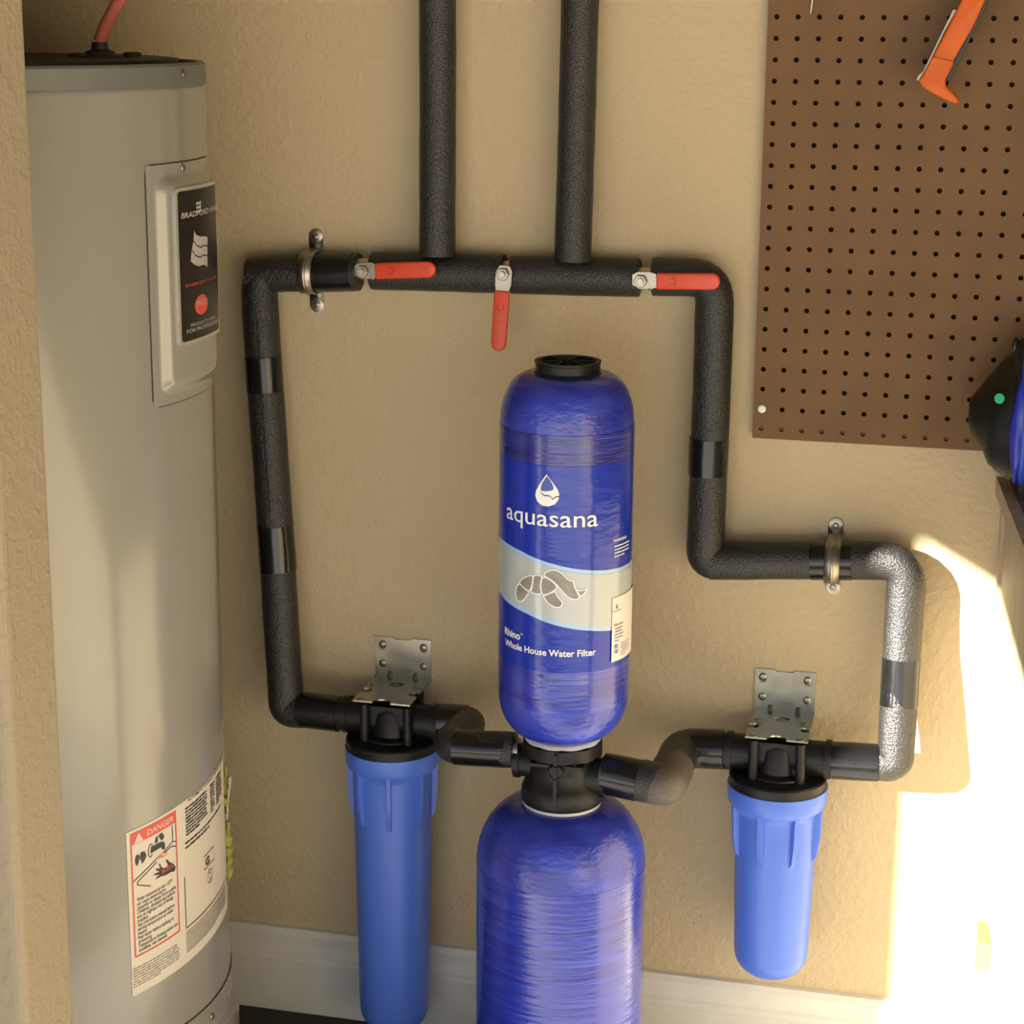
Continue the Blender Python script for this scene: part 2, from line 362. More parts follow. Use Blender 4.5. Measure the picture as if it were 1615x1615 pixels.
# upper access cover: thin flange plus a raised pan, bent round the tank
def cover(name, px_l, py_t, py_b, lpx, wid, zt_, zb_, raised=0.022):
    pass
uL, zT = HC.hit(228, 262); _, zB = HC.hit(243, 643)
uR = uL+2*(HC.hit(318, 300)[0]-uL)*1.0
uR = uL+0.62
def bent_pan(u0, u1, z0, z1, rise, rim, slope, off0=0.0015, corner=0.012):
    # grid over the flange; height profile from distance to the edge, rounded corners
    nu, nv = 44, 60; V, F = [], []
    def sd(a, b):   # distance inside rounded rectangle, metres
        x = min(a-u0, u1-a)*HR; y = min(b-z0, z1-b)
        c = 0.02
        xx, yy = max(rim+c-x, 0), max(rim+c-y, 0)
        return rim+c-math.hypot(xx, yy)
    us = sorted(set([u0+(u1-u0)*i/nu for i in range(nu+1)]+[u0+(rim+slope*k/5)/HR for k in range(6)]+[u1-(rim+slope*k/5)/HR for k in range(6)]))
    zs = sorted(set([z0+(z1-z0)*i/nv for i in range(nv+1)]+[z0+rim+slope*k/5 for k in range(6)]+[z1-rim-slope*k/5 for k in range(6)]))
    for b in zs:
        for a in us:
            t = (sd(a, b)-rim)/slope; t = min(max(t, 0), 1); t = t*t*(3-2*t)
            r = HR+off0+rise*t; V.append(Vector((HX+r*math.sin(a), HY-r*math.cos(a), b)))
    nn = len(us); n = len(V)
    for j in range(len(zs)-1):
        for i in range(nn-1): F.append((j*nn+i, j*nn+i+1, (j+1)*nn+i+1, (j+1)*nn+i))
    # skirt back to the tank wall
    ring = [j for j in range(nn)]+[j*nn+nn-1 for j in range(1, len(zs))]+[(len(zs)-1)*nn+i for i in range(nn-2, -1, -1)]+[j*nn for j in range(len(zs)-2, 0, -1)]
    for i in ring:
        p = V[i]; d = Vector((p.x-HX, p.y-HY, 0)).normalized(); V.append(Vector((HX, HY, p.z))+d*(HR-0.001))
    m = len(ring)
    for k in range(m): F.append((ring[(k+1) % m], ring[k], n+k, n+(k+1) % m))
    return V, F
RISE = 0.009
def cover_outline(u0, u1, z0, z1, rc=0.012):
    out = []
    for cx, cz, a0 in ((u1-rc/HR, z1-rc, 0), (u0+rc/HR, z1-rc, 90), (u0+rc/HR, z0+rc, 180), (u1-rc/HR, z0+rc, 270)):
        for k in range(6):
            a = math.radians(a0+18*k); out.append((cx+rc/HR*math.cos(a), cz+rc*math.sin(a)))
    return out
obj('cover_shadow_gap', sheet([cover_outline(uL-0.005, uR+0.005, zB-0.0013, zT+0.0013)], HC.mp(0.0006), cut=0.02), 'gap', ht)
cv = obj('access_cover', bent_pan(uL, uR, zB, zT, RISE, 0.010, 0.016), 'heater', ht, smooth=True)
u, v = HC.hit(286, 264); screw('screw', HC.mp(0.002)(u, v), (math.sin(u), -math.cos(u), 0), 0.004, cv)
# name plate on the cover
PCY = Cyl(HX, HY, HR+0.0015+RISE)
pu0, pz1 = PCY.hit(273, 303); _, pz0 = PCY.hit(280, 547); pu1 = pu0+(uR-pu0)*0.86
pz1 += 0.004
def rrect(u0, u1, z0, z1, rc, R=HR):
    out = []
    for cx, cz, a0 in ((u1-rc/R, z1-rc, 0), (u0+rc/R, z1-rc, 90), (u0+rc/R, z0+rc, 180), (u1-rc/R, z0+rc, 270)):
        for k in range(5):
            a = math.radians(a0+22.5*k); out.append((cx+rc/R*math.cos(a), cz+rc*math.sin(a)))
    return out
np_ = obj('name_plate', sheet([rrect(pu0, pu1, pz0, pz1, 0.006)], PCY.mp(0), th=0.0025, cut=0.02), 'plate_rim', ht, label='silver-rimmed black maker plate on the upper cover')
e = 0.004
obj('plate_face', sheet([rrect(pu0+e/HR, pu1-e/HR, pz0+e, pz1-e, 0.004)], PCY.mp(0.0028), cut=0.02), 'plate_black', np_)
pm = PCY.mp(0.0032); P2 = Cyl(HX, HY, PCY.r+0.003)
def pl(s, a, b, x2w, th=0.7, m='plate_text', bold=0.0, slant=0.0):
    u_a, z_a = P2.hit(*a); _, z_b = P2.hit(*b)
    obj('lettering', text(s, pm, u_a, u_a+x2w/HR, z_a, z_b, bold=bold, cut=0.02, ref='cap', slant=slant/HR), m, np_)
pl('BRADFORD WHITE', (285.5, 345), (285.5, 336), 0.108, bold=0.02, slant=0.2)
pl('PRODUCTS MADE', (301, 516), (301, 510.5), 0.066)
pl('FOR PROFESSIONALS', (295, 526.5), (295, 520), 0.09)
pl('ENERGY SAVER', (293, 453.5), (293, 449), 0.085, m='print_red')
ub, zb_ = P2.hit(313, 331)
obj('emblem', join(*[sheet([[(ub+a/HR, zb_+c+s) for a, c in ((-0.006, 0.0), (-0.005, -0.003), (0.006, -0.003), (0.007, 0.001), (0.002, 0.0))]], pm, cut=0.02) for s in (0, 0.0045, 0.009)]), 'plate_text', np_)
def flag(y0, y1, x0, x1, x0b, x1b):
    top = [(305.5, 363), (308, 369), (313, 373), (320, 373.5), (327, 372)]
    return top
fl = [[(306, 363), (309, 370), (315, 373), (322, 372.5), (327, 374), (327, 387), (322, 386), (316, 389), (310, 386), (305, 379)],
      [(304.5, 381), (310, 388), (316, 391), (322, 388), (327, 389), (327, 402), (321, 401), (315, 405), (308, 402), (302.5, 393)],
      [(302, 395), (308, 404), (315, 407), (321, 403), (327, 404), (327, 421), (322, 417), (313, 420), (306, 417), (300.5, 412)]]
obj('emblem', join(*[sheet([[P2.hit(*q) for q in f][::-1]], pm, cut=0.02) for f in fl]), 'plate_text', np_)
uo, zo = P2.hit(318, 480)
obj('emblem', sheet([[(uo+0.0165/HR*math.cos(a*PI/12), zo+0.0115*math.sin(a*PI/12)) for a in range(24)]], pm, cut=0.02), 'print_red', np_, label='red oval mark')
obj('lettering', text('PHCC', PCY.mp(0.0036), uo-0.012/HR, uo+0.012/HR, zo-0.0005, zo+0.006, bold=0.02, cut=0.02, ref='cap'), 'plate_text', np_)

# lower access cover: its curved top gap and the raised pan
uq, zq = HC.hit(352, 1550)
uq0, zq0 = HC.hit(318, 1612)
lz = HC.hit(340, 1575)[1]
lt = (HC.hit(345, 1565)[1])
obj('cover_shadow_gap', sheet([cover_outline(uq0-0.30, uq0+0.60, 0.06, lt+0.0015, 0.02)], HC.mp(0.0006), cut=0.02), 'gap', ht)
cv2 = obj('access_cover', bent_pan(uq0-0.295, uq0+0.595, 0.0615, lt, RISE, 0.030, 0.012), 'heater', ht, smooth=True)
u, v = HC.hit(332, 1603); screw('screw', HC.mp(0.002)(u, v), (math.sin(u), -math.cos(u), 0), 0.004, cv2)

# big paper label
lu0, lz1 = HC.hit(198, 1314); _, lz0 = HC.hit(206, 1573); lu1 = HC.hit(352, 1230)[0]
SK = 0.020/(lu1-lu0)
class Skew(Cyl):
    def hit(s, px, py):
        u, z = Cyl.hit(s, px, py); return u, z-SK*(u-lu0)
    def mp(s, off=0.0):
        g = Cyl.mp(s, off); return lambda u, v, h=0: g(u, v+SK*(u-lu0), h)
HC0, HC = HC, Skew(HX, HY, HR)
lm = HC.mp(0.0006)
wl = obj('warning_label', sheet([[(lu0, lz0), (lu1, lz0), (lu1, lz1), (lu0, lz1)]], lm, cut=0.015), 'paper', ht, label='white paper warning label with a red danger panel')
LW = (lu1-lu0); LH = lz1-lz0
def L(pts, ox=180, oy=1180, k=3.713): return trace(HC, pts, ox, oy, k)
def ub_(x, y): return HC.hit(180+x/3.713, 1180+y/3.713)
m1 = HC.mp(0.0012); m2 = HC.mp(0.0016)
ra, rz1 = ub_(90, 505); rb, _ = ub_(357, 360); _, rz0 = ub_(112, 1232)
hz = rz1-0.0145
fr = 0.0018
obj('danger_header', sheet([[(ra, hz), (rb, hz), (rb, rz1), (ra, rz1)]], m1, cut=0.015), 'print_red', wl)
obj('danger_frame', join(*[sheet([[(a, c), (b, c), (b, d), (a, d)]], m1, cut=0.015) for a, b, c, d in ((ra, ra+fr/HR, rz0, hz), (rb-fr/HR, rb, rz0, hz), (ra, rb, rz0, rz0+fr))]), 'print_red', wl)
rw = rb-ra
obj('lettering', text('DANGER', m2, ra+rw*0.33, ra+rw*0.93, hz+0.0035, rz1-0.0035, bold=0.012, cut=0.02, ref='cap', slant=0.1/HR), 'paper', wl)
tx = ra+rw*0.16
obj('danger_triangle', join(sheet([[(tx-0.0065/HR, hz+0.001), (tx+0.0065/HR, hz+0.001), (tx, rz1-0.002)]], m2), sheet([[(tx-0.0006/HR, hz+0.003), (tx+0.0006/HR, hz+0.003), (tx+0.0006/HR, hz+0.009), (tx-0.0006/HR, hz+0.009)]], HC.mp(0.002))), 'paper', wl)
def PD(pts): return trace(HC, pts, 200, 1270, 10.77)      # traced off the danger drawing
dr = []
dr.append([(395, 800), (405, 700), (470, 670), (560, 620), (620, 615), (640, 660), (635, 740), (590, 750), (575, 705), (400, 815)])
dr.append([(130, 930), (150, 850), (190, 830), (205, 880), (195, 960), (170, 1025), (140, 1010)])
dr.append([(215, 850), (240, 790), (300, 780), (325, 850), (290, 940), (250, 990), (235, 930), (210, 920)])
dr.append([(470, 600), (485, 540), (520, 520), (515, 620), (470, 650)])
dr.append([(530, 520), (560, 475), (600, 470), (625, 520), (600, 590), (560, 580)])
hand = [(820, 1050), (800, 1120), (740, 1130), (660, 1180), (560, 1210), (480, 1255), (500, 1220), (560, 1175), (450, 1185), (460, 1165), (550, 1125), (480, 1095), (500, 1070), (560, 1075), (535, 1000), (550, 980), (580, 1050), (620, 1070), (700, 1040), (650, 930), (680, 915), (710, 960), (780, 990)]
obj('danger_picture', join(*[sheet([PD(q)], m1, cut=0.015) for q in dr], sheet([PD(hand)], m1, cut=0.015),
    strokes([PD([(100, 1300), (520, 880)]), PD([(620, 790), (765, 615), (825, 610)]), PD([(760, 340), (768, 610)]), PD([(640, 800), (740, 700), (825, 690)]), PD([(400, 1370), (170, 1350), (175, 1300), (500, 960)]),
             PD([(425, 660), (385, 665), (355, 760), (365, 860), (395, 880), (425, 830)])], 0.0011, m1, HR)), 'print_dark', wl)
# strokes above are in (angle, height); width is small, fine for both
pa, pz = PD([(530, 910)])[0]; pb, _ = PD([(680, 830)])[0]
obj('lettering', text('HOT', m2, pa, pb, pz-0.001, pz+0.006, bold=0.0, cut=0.02, ref='cap'), 'print_red', wl)
pa, pz = PD([(585, 1170)])[0]; pb, _ = PD([(770, 1100)])[0]
obj('lettering', text('BURN', m2, pa, pb, pz+0.0005, pz+0.0065, bold=0.01, cut=0.02, ref='cap'), 'print_red', wl)
lines = ['Water temperature over 125°F', 'can cause severe burns', 'instantly or death from scalds.', 'Children, disabled and elderly', 'are at highest risk of being', 'scalded.', 'See instruction manual before', 'setting temperature at water', 'heater.', 'Feel water before bathing or', 'showering.', 'Temperature limiting valves are', 'available, see manual.']
t0, tz = ub_(118, 905); t1, tz_end = ub_(130, 1200); n = len(lines)
V_ = []
for i, s in enumerate(lines):
    z = tz+(tz_end-tz)*i/(n-1); w_ = rw*0.86*len(s)/31
    V_.append(text(s, m1, ra+rw*0.08, ra+rw*0.08+w_, z, z+0.0036, bold=0.006, cut=0.04, ref='x'))
obj('lettering', join(*V_), 'print_dark', wl)
def bars(u0, u1, z0, z1, nl, h, seed, mat_='print_mid', par=wl, mpf=m1, R=HR, wmin=0.003, wmax=0.012, gap=0.0012, full=1.0):
    rnd = random.Random(seed); V, F = [], []
    for i in range(nl):
        z = z1+(z0-z1)*i/max(nl-1, 1); a = u0; end = u0+(u1-u0)*(full if i < nl-1 else 0.6)
        while a < end-0.002/R:
            b = min(a+rnd.uniform(wmin, wmax)/R, end); hh = h*rnd.uniform(0.8, 1.15); k = len(V)
            V += [mpf(a, z, 0), mpf(b, z, 0), mpf(b, z+hh, 0), mpf(a, z+hh, 0)]; F.append((k, k+1, k+2, k+3)); a = b+gap/R
    return obj('small_print', (V, F), mat_, par)
a0, _ = ub_(108, 1290); b0, _ = ub_(378, 1160)
_, za = ub_(118, 1400); _, zb2 = ub_(108, 1300)
bars(a0, b0, za, zb2, 8, 0.0011, 3)
# right part of the label
ca, cz1 = ub_(405, 350)
hu0, hz0 = ub_(428, 315); hu1 = lu0+LW*0.965
obj('lettering', text('AUTOMATIC STORAGE WATER HEATER', m1, hu0, hu1, hz0, hz0+0.004, bold=0.008, cut=0.03, ref='cap'), 'print_dark', wl)
_, zz0 = ub_(412, 520); _, zz1 = ub_(410, 365)
for q, (f0, f1) in enumerate(((0.02, 0.42), (0.5, 0.62), (0.66, 0.85))):
    bars(ca+(lu1-ca)*f0, ca+(lu1-ca)*f1, zz0, zz1, 9, 0.0022, 11+q, mat_='print_dark')
_, zz2 = ub_(415, 590); _, zz3 = ub_(413, 565)
bars(ca, ca+(lu1-ca)*0.8, zz2, zz3, 2, 0.0022, 19, mat_='print_dark')
_, q0 = ub_(425, 1052); _, q1 = ub_(412, 750); qa, _ = ub_(412, 900)
obj('label_rule', join(*[sheet([[(a, c), (b, c), (b, d), (a, d)]], m1, cut=0.015) for a, b, c, d in ((qa, qa+0.0012/HR, q0, q1), (qa, lu1-0.004/HR, q0, q0+0.0012))]), 'print_dark', wl)
va, vz = ub_(527, 712); vb, _ = ub_(580, 660); 
obj('certification_mark', join(strokes([[(va, vz), (vb, vz), (vb, vz+0.017), (va, vz+0.017)]], 0.0012, m1, closed=True), text('G', m1, va+(vb-va)*0.1, va+(vb-va)*0.5, vz+0.003, vz+0.013, bold=0.04, cut=0.03, ref='cap')), 'print_dark', wl)
ce, cf = ub_(558, 745)
obj('certification_mark', strokes([[(ce+0.0075/HR*math.cos(a*PI/10), cf+0.0085*math.sin(a*PI/10)) for a in range(20)], [(ce+0.0035/HR*math.cos(a*PI/6), cf+0.0045*math.sin(a*PI/6)) for a in range(12)]], 0.0018, m1, closed=True), 'print_mid', wl)
_, s0 = ub_(420, 1200); _, s1 = ub_(415, 1085)
bars(qa, lu1-0.01/HR, s0, s1, 11, 0.0010, 31, full=0.97, gap=0.0007)
HCs, HC = HC, HC0
# yellow insulation showing at the label's torn right edge
V, F = [], []
rnd = random.Random(5)
for (pa_, pb_, du, w_) in (((354, 1205), (355, 1290), 0.02, 0.006), ((355, 1300), (362, 1400), 0.035, 0.011)):
    ua, za_ = lu1+du, HC.hit(350, pa_[1]+10)[1]; zb3 = HC.hit(350, pb_[1]+10)[1]; K = 16
    path = []
    for k in range(K+1):
        t = k/K; z = za_+(zb3-za_)*t; path.append(Vector((HX+(HR+0.002)*math.sin(ua+rnd.uniform(-.01, .01)), HY-(HR+0.002)*math.cos(ua+rnd.uniform(-.01, .01)), z)))
    V, F = join((V, F), tube(path, lambda t: w_*0.55*(0.35+math.sin(PI*t)*0.8)*(1+0.25*math.sin(t*31)), 10, wob=0.12))
obj('insulation_tuft', (V, F), 'yellow', ht, smooth=True, label='yellow foam squeezed out at the seam')
obj('torn_paper', join(*[sheet([[(lu1-0.02, z_), (lu1+0.03, z_+0.004), (lu1+0.055, z_+0.014), (lu1+0.03, z_+0.018), (lu1-0.01, z_+0.020)]], HC.mp(0.004+i*0.002), th=0.0006) for i, z_ in enumerate([HC.hit(350, y)[1] for y in (1300, 1270, 1255)])]), 'paper', wl)
HC = HC0

# ================================================================== INSULATED PIPES
def pipe(root, path, r, bend=0.02, wob=0.012, inner=0.011, m='foam', phase=0.0, name='foam_sleeve', seg=7, n=30):
    return obj(name, tube(round_path(path, bend, seg), r, n, wob=wob, inner=inner, phase=phase, step=0.012), m, root, smooth=True)
def tape(root, a, b, r, name='tape_wrap', phase=0.0, m='tape'):
    a, b = Vector(a), Vector(b); d = (b-a).normalized(); L_ = (b-a).length
    pts = [a, a+d*0.0006, a+d*L_*0.5, b-d*0.0006, b]
    return obj(name, tube(pts, r, 30, wob=0.010, phase=phase, step=0.01), m, root, smooth=True)
YH = -0.027
rh, rv = 0.0245, 0.0230
# left run
Lp = [W(566, 429, YH), W(408, 431, YH), W(411, 500, -0.034), W(436, 858, -0.052), W(452, 1119, -0.066), W(536, 1126, -0.070)]
t = thing('insulated_pipe', 'black foam insulated pipe dropping from the wall strap to the left filter', 'pipe', tuple(Lp[4]), 'foam insulated pipe runs')
del t['group']
pipe(t, [Lp[1]+Vector((-0.012, 0, -0.004)), Lp[1].lerp(Lp[0], 0.5), W(480, 430, YH)], 0.0235, wob=0.02, phase=1)
pipe(t, [W(474, 430, YH), Lp[0]], rh*1.0, phase=2, wob=0.015)
tape(t, W(492, 430, YH), W(558, 429, YH), rh+0.001, phase=1)
pipe(t, [W(470, 431, YH)]+[Lp[1]]+Lp[2:5]+[W(478, 1120, -0.068)], 0.0240, bend=[0.03, 0.03, 0.05, 0.028], phase=3, n=32)
tape(t, W(474, 1119, -0.068), Lp[5], 0.0243, phase=4, name='taped_sleeve')
def along(y): # centre of the left drop at image row y
    a = [(480, 410, -0.034), (698, 423.5, -0.045), (858, 436, -0.052), (1016, 448, -0.061), (1119, 452, -0.066)]
    for (y0, x0, d0), (y1, x1, d1) in zip(a, a[1:]):
        if y0 <= y <= y1: k = (y-y0)/(y1-y0); return W(x0+(x1-x0)*k, y, d0+(d1-d0)*k)
tape(t, along(563), along(617), 0.0248, phase=2); tape(t, along(828), along(899), 0.0248, phase=5)
obj('pipe', tube([W(540, 429, YH), W(592, 430, YH)], 0.0095, 16), 'brass', t, smooth=True, label='short bare brass pipe end')

sm_ = [along(y) for y in (500, 560, 640, 720, 800)]
obj('foam_seam', tube([q+Vector((0.004, -0.0238, 0)) for q in sm_], 0.0010, 6), 'foam_in', t, label='dark slit along the foam')
# left and right tees with their risers
def tee(lbl, x0, y0, x1, y1, xr, yr, x_top, ph):
    a, b = W(x0, y0, YH), W(x1, y1, YH); c = W(xr, yr, -0.040); d = W(x_top, 0, -0.033); d2_ = d+(d-c).normalized()*0.6; d2_.y = -0.033
    t = thing('insulated_pipe', lbl, 'pipe', tuple(c)); pipe(t, [a, b], rh, phase=ph, inner=0.012)
    c2 = c+Vector((0, -0.004, -0.006))
    o = pipe(t, [c2, c.lerp(d, 0.5), d, d2_], rv, phase=ph+1, inner=None, name='riser_sleeve')
    return t
tee('black foam insulated pipe rising from the wall tee just right of the first red handle', 588, 427, 795, 432, 691, 396, 690, 1)
tee('black foam insulated pipe rising above the blue tank to the top of frame', 808, 433, 1008, 438, 904, 404, 915, 4)
# right run
Rp = [W(1031, 436, YH), W(1128, 438, YH-0.002), W(1126, 520, -0.031), W(1112, 885, -0.033), W(1250, 884, -0.031), W(1432, 884, -0.037), W(1425, 980, -0.040), W(1412, 1205, -0.070), W(1312, 1200, -0.070)]
t = thing('insulated_pipe', 'black foam insulated pipe zigzagging down to the right filter, partly sunlit', 'pipe', tuple(Rp[7]))
pipe(t, Rp[:4]+[Rp[3].lerp(Rp[4], 0.3)], 0.0240, bend=[0.038, 0.05, 0.032], phase=2, n=34)
pipe(t, [Rp[3].lerp(Rp[4], 0.05), Rp[4], Rp[5], Rp[6], Rp[7], W(1385, 1203, -0.070)], lambda k: 0.0240 if k < 0.45 else 0.0240-0.0015*(k-0.45)/0.55, bend=[0.05, 0.034, 0.03, 0.034], phase=6, n=34)
tape(t, W(1118, 690, -0.032), W(1116, 748, -0.0325), 0.0248, phase=3)
tape(t, Rp[4].lerp(Rp[5], 0.165), Rp[4].lerp(Rp[5], 0.52), 0.0249, phase=4)
def seg(p, q, k): return Vector(p).lerp(Vector(q), k)
tape(t, seg(Rp[6], Rp[7], 0.26), seg(Rp[6], Rp[7], 0.59), 0.0236, phase=7)
tape(t, W(1312, 1199, -0.070), W(1386, 1203, -0.070), 0.0238, phase=1, name='taped_sleeve')
# connector pieces to the tank
def connector(lbl, pts, r, base, tapes, extra=None):
    t = thing('insulated_pipe', lbl, 'pipe', tuple(base)); pipe(t, pts, r, bend=0.022, phase=base[0]*9, n=30, wob=0.02)
    for a, b, rr in tapes: tape(t, a, b, rr, name='taped_sleeve', phase=rr*900)
    return t
YT = -0.19
c1 = [W(694, 1137, -0.070), W(744, 1139, -0.070)]; c1b = W(744, 1139, -0.070); c2 = Vector((c1b.x, YT, W(760, 1182, YT).z)); c3 = W(812, 1183, YT)
t = connector('short black taped elbow pipe joining the left filter to the tank valve', [c1[0], c1b, c2, c3], 0.0222, c2, [(W(694, 1137, -0.07), W(737, 1139, -0.07), 0.0228), (c2+Vector((0.010, 0, 0)), W(800, 1183, YT), 0.0226)])
obj('pipe', tube([W(798, 1183, YT), W(820, 1183, YT)], 0.0150, 18), 'steel', t, smooth=True)
d0 = W(1142, 1182, -0.070); d1 = W(1074, 1180, -0.070); dd = Vector((d1.x, YT-0.005, W(1040, 1236, YT).z)); d3 = W(950, 1219, YT)
t = connector('black taped elbow pipe with worn brown foam joining the tank valve to the right filter', [d0, d1, dd, d3], 0.0250, dd, [(d0, W(1086, 1180, -0.07), 0.0257), (d3.lerp(dd, 0.03), d3.lerp(dd, 0.58), 0.0259)])
ch = dd-Vector((0.004, 0, 0.004))
obj('worn_foam', tube(round_path([W(1012, 1231, YT), dd+Vector((0, 0, 0)), seg(dd, d1, 0.45)], 0.022, 7), 0.0262, 30, wob=0.03, phase=3, step=0.01), 'foam_worn', t, smooth=True, label='worn brownish foam elbow')

# ------------------------------------------------------------------ pipe straps
def strap(lbl, px, pyt, pyb, pyc, w=0.019, yc=-0.027):
    a, b = W(px, pyt, 0), W(px, pyb, 0); c = W(px, pyc, YH); r = 0.0272; YHs = yc
    t = thing('pipe_strap', lbl, 'pipe strap', (c.x, 0, c.z), 'zinc pipe straps')
    prof = []; th = 0.0015
    pts = [(0, a.z-c.z+0.006), (0, r+0.004)]
    path = [(-0.001, a.z-c.z+0.002), (-0.001, r+0.003), (-0.003, r+0.0005)]
    path += [(YHs - r*math.sin(k*PI/14), r*math.cos(k*PI/14)) for k in range(0, 15)]
    path += [(-0.003, -r-0.0005), (-0.001, -r-0.003), (-0.001, b.z-c.z-0.002)]
    V, F = [], []; n = len(path)
    for dx, in ((-1,), (1,)):
        for i, (y, z) in enumerate(path):
            V.append(Vector((c.x+dx*w/2*(1.0), y, c.z+z)))
    for i in range(n-1): F.append((i, i+1, n+i+1, n+i))
    o = obj('strap_band', (V, F), 'strap', t, smooth=True)
    s = o.modifiers.new('thick', 'SOLIDIFY'); s.thickness = 0.0016; s.offset = 0
    # raised centre bead over the hump
    obj('strap_bead', tube([Vector((c.x, y-0.0008, c.z+z)) for y, z in path[4:-4]], 0.0022, 8), 'strap', t, smooth=True)
    for q in (a, b):
        sg = 1 if q is a else -1
        o = obj('strap_end', lathe([(w/2, 0), (w/2, 0.0018), (w/2-0.0006, 0.0022)], (c.x, -0.0001, q.z+sg*0.001), (0, -1, 0), 24), 'strap', t, smooth=True)
        screw('screw', (c.x, -0.0022, q.z), (0, -1, 0), 0.0036, t)
strap('bent zinc pipe strap over the left pipe beside the water heater', 489, 373, 479, 430)
strap('bent zinc pipe strap over the lower right pipe below the pegboard', 1314, 828, 925, 884, yc=-0.0325)

# ------------------------------------------------------------------ ball valves
def valve(lbl, px, py, hx0, hy0, hx1, hy1, wid, ph):
    y_h = -0.058
    c = W(px, py, y_h); a = W(hx0, hy0, y_h); b = W(hx1, hy1, y_h-0.004)
    t = thing('ball_valve', lbl, 'valve', (c.x, YH, c.z), 'red handled ball valves'); del t['group']
    obj('valve_body', join(tube([Vector((c.x-0.022, YH, c.z)), Vector((c.x+0.022, YH, c.z))], 0.0125, 8), lathe([(0.008, 0), (0.008, 0.022), (0.0055, 0.023), (0.0055, 0.036)], (c.x, YH, c.z), (0, -1, 0), 16)), 'brass', t, smooth=True)
    d = (b-a).normalized(); nrm = Vector((0, -1, 0)); s = d.cross(nrm).normalized(); w = wid
    # stamped steel plate stepping down into the vinyl handle
    L0 = (a-c).dot(d)
    def mp(u, v, h): return c + d*u + s*v + nrm*h
    plate = sheet([[(-0.011, -0.008), (-0.004, -0.0115), (0.012, -0.0115), (L0+0.002, -0.008), (L0+0.002, 0.008), (0.012, 0.010), (-0.002, 0.010), (-0.011, 0.005)]], mp, th=0.002)
    hd = obj('handle_plate', plate, 'steel', t); bevel(hd, 0.0005, 1)
    screw('stop_tab', c+d*0.012+s*0.009, s, 0.003, t)
    # nut and stem
    obj('nut', join(lathe([(0.0085, 0.002), (0.0085, 0.006), (0.0075, 0.007)], c, nrm, 6), lathe([(0.0045, 0.006), (0.0045, 0.0095), (0.004, 0.010)], c, nrm, 16)), 'steel', t, smooth=True)
    # handle grip: rounded end, thick, slightly dished
    Lh = (b-a).length; out = [(L0-0.001, -w/2), (L0+Lh-w/2, -w/2)]
    out += [(L0+Lh-w/2+w/2*math.sin(k*PI/10), -w/2*math.cos(k*PI/10)) for k in range(1, 10)]
    out += [(L0+Lh-w/2, w/2), (L0-0.001, w/2)]
    g = obj('handle_grip', sheet([out], lambda u, v, h: mp(u, v, -0.003+h), th=0.0075), 'red', t); bevel(g, 0.0022, 3); g.data.polygons.foreach_set('use_smooth', [True]*len(g.data.polygons))
    k0 = L0+Lh*0.22
    obj('stamped_mark', strokes([[(k0, -0.0035), (k0+0.005, -0.004), (k0+0.007, 0), (k0+0.005, 0.004), (k0, 0.0035)]], 0.0011, lambda u, v, h: mp(u, v, 0.0047)), 'redmark', g)
valve('ball valve with its red handle pointing right, nearest the water heater', 573, 428, 594, 427, 688, 424, 0.0205, 0)
valve('ball valve with its red handle hanging straight down above the tank', 794, 432, 790, 459, 784, 553, 0.0195, 0)
valve('ball valve with its red handle pointing right, nearest the pegboard', 1011, 443, 1037, 442, 1136, 442.5, 0.0200, 0)

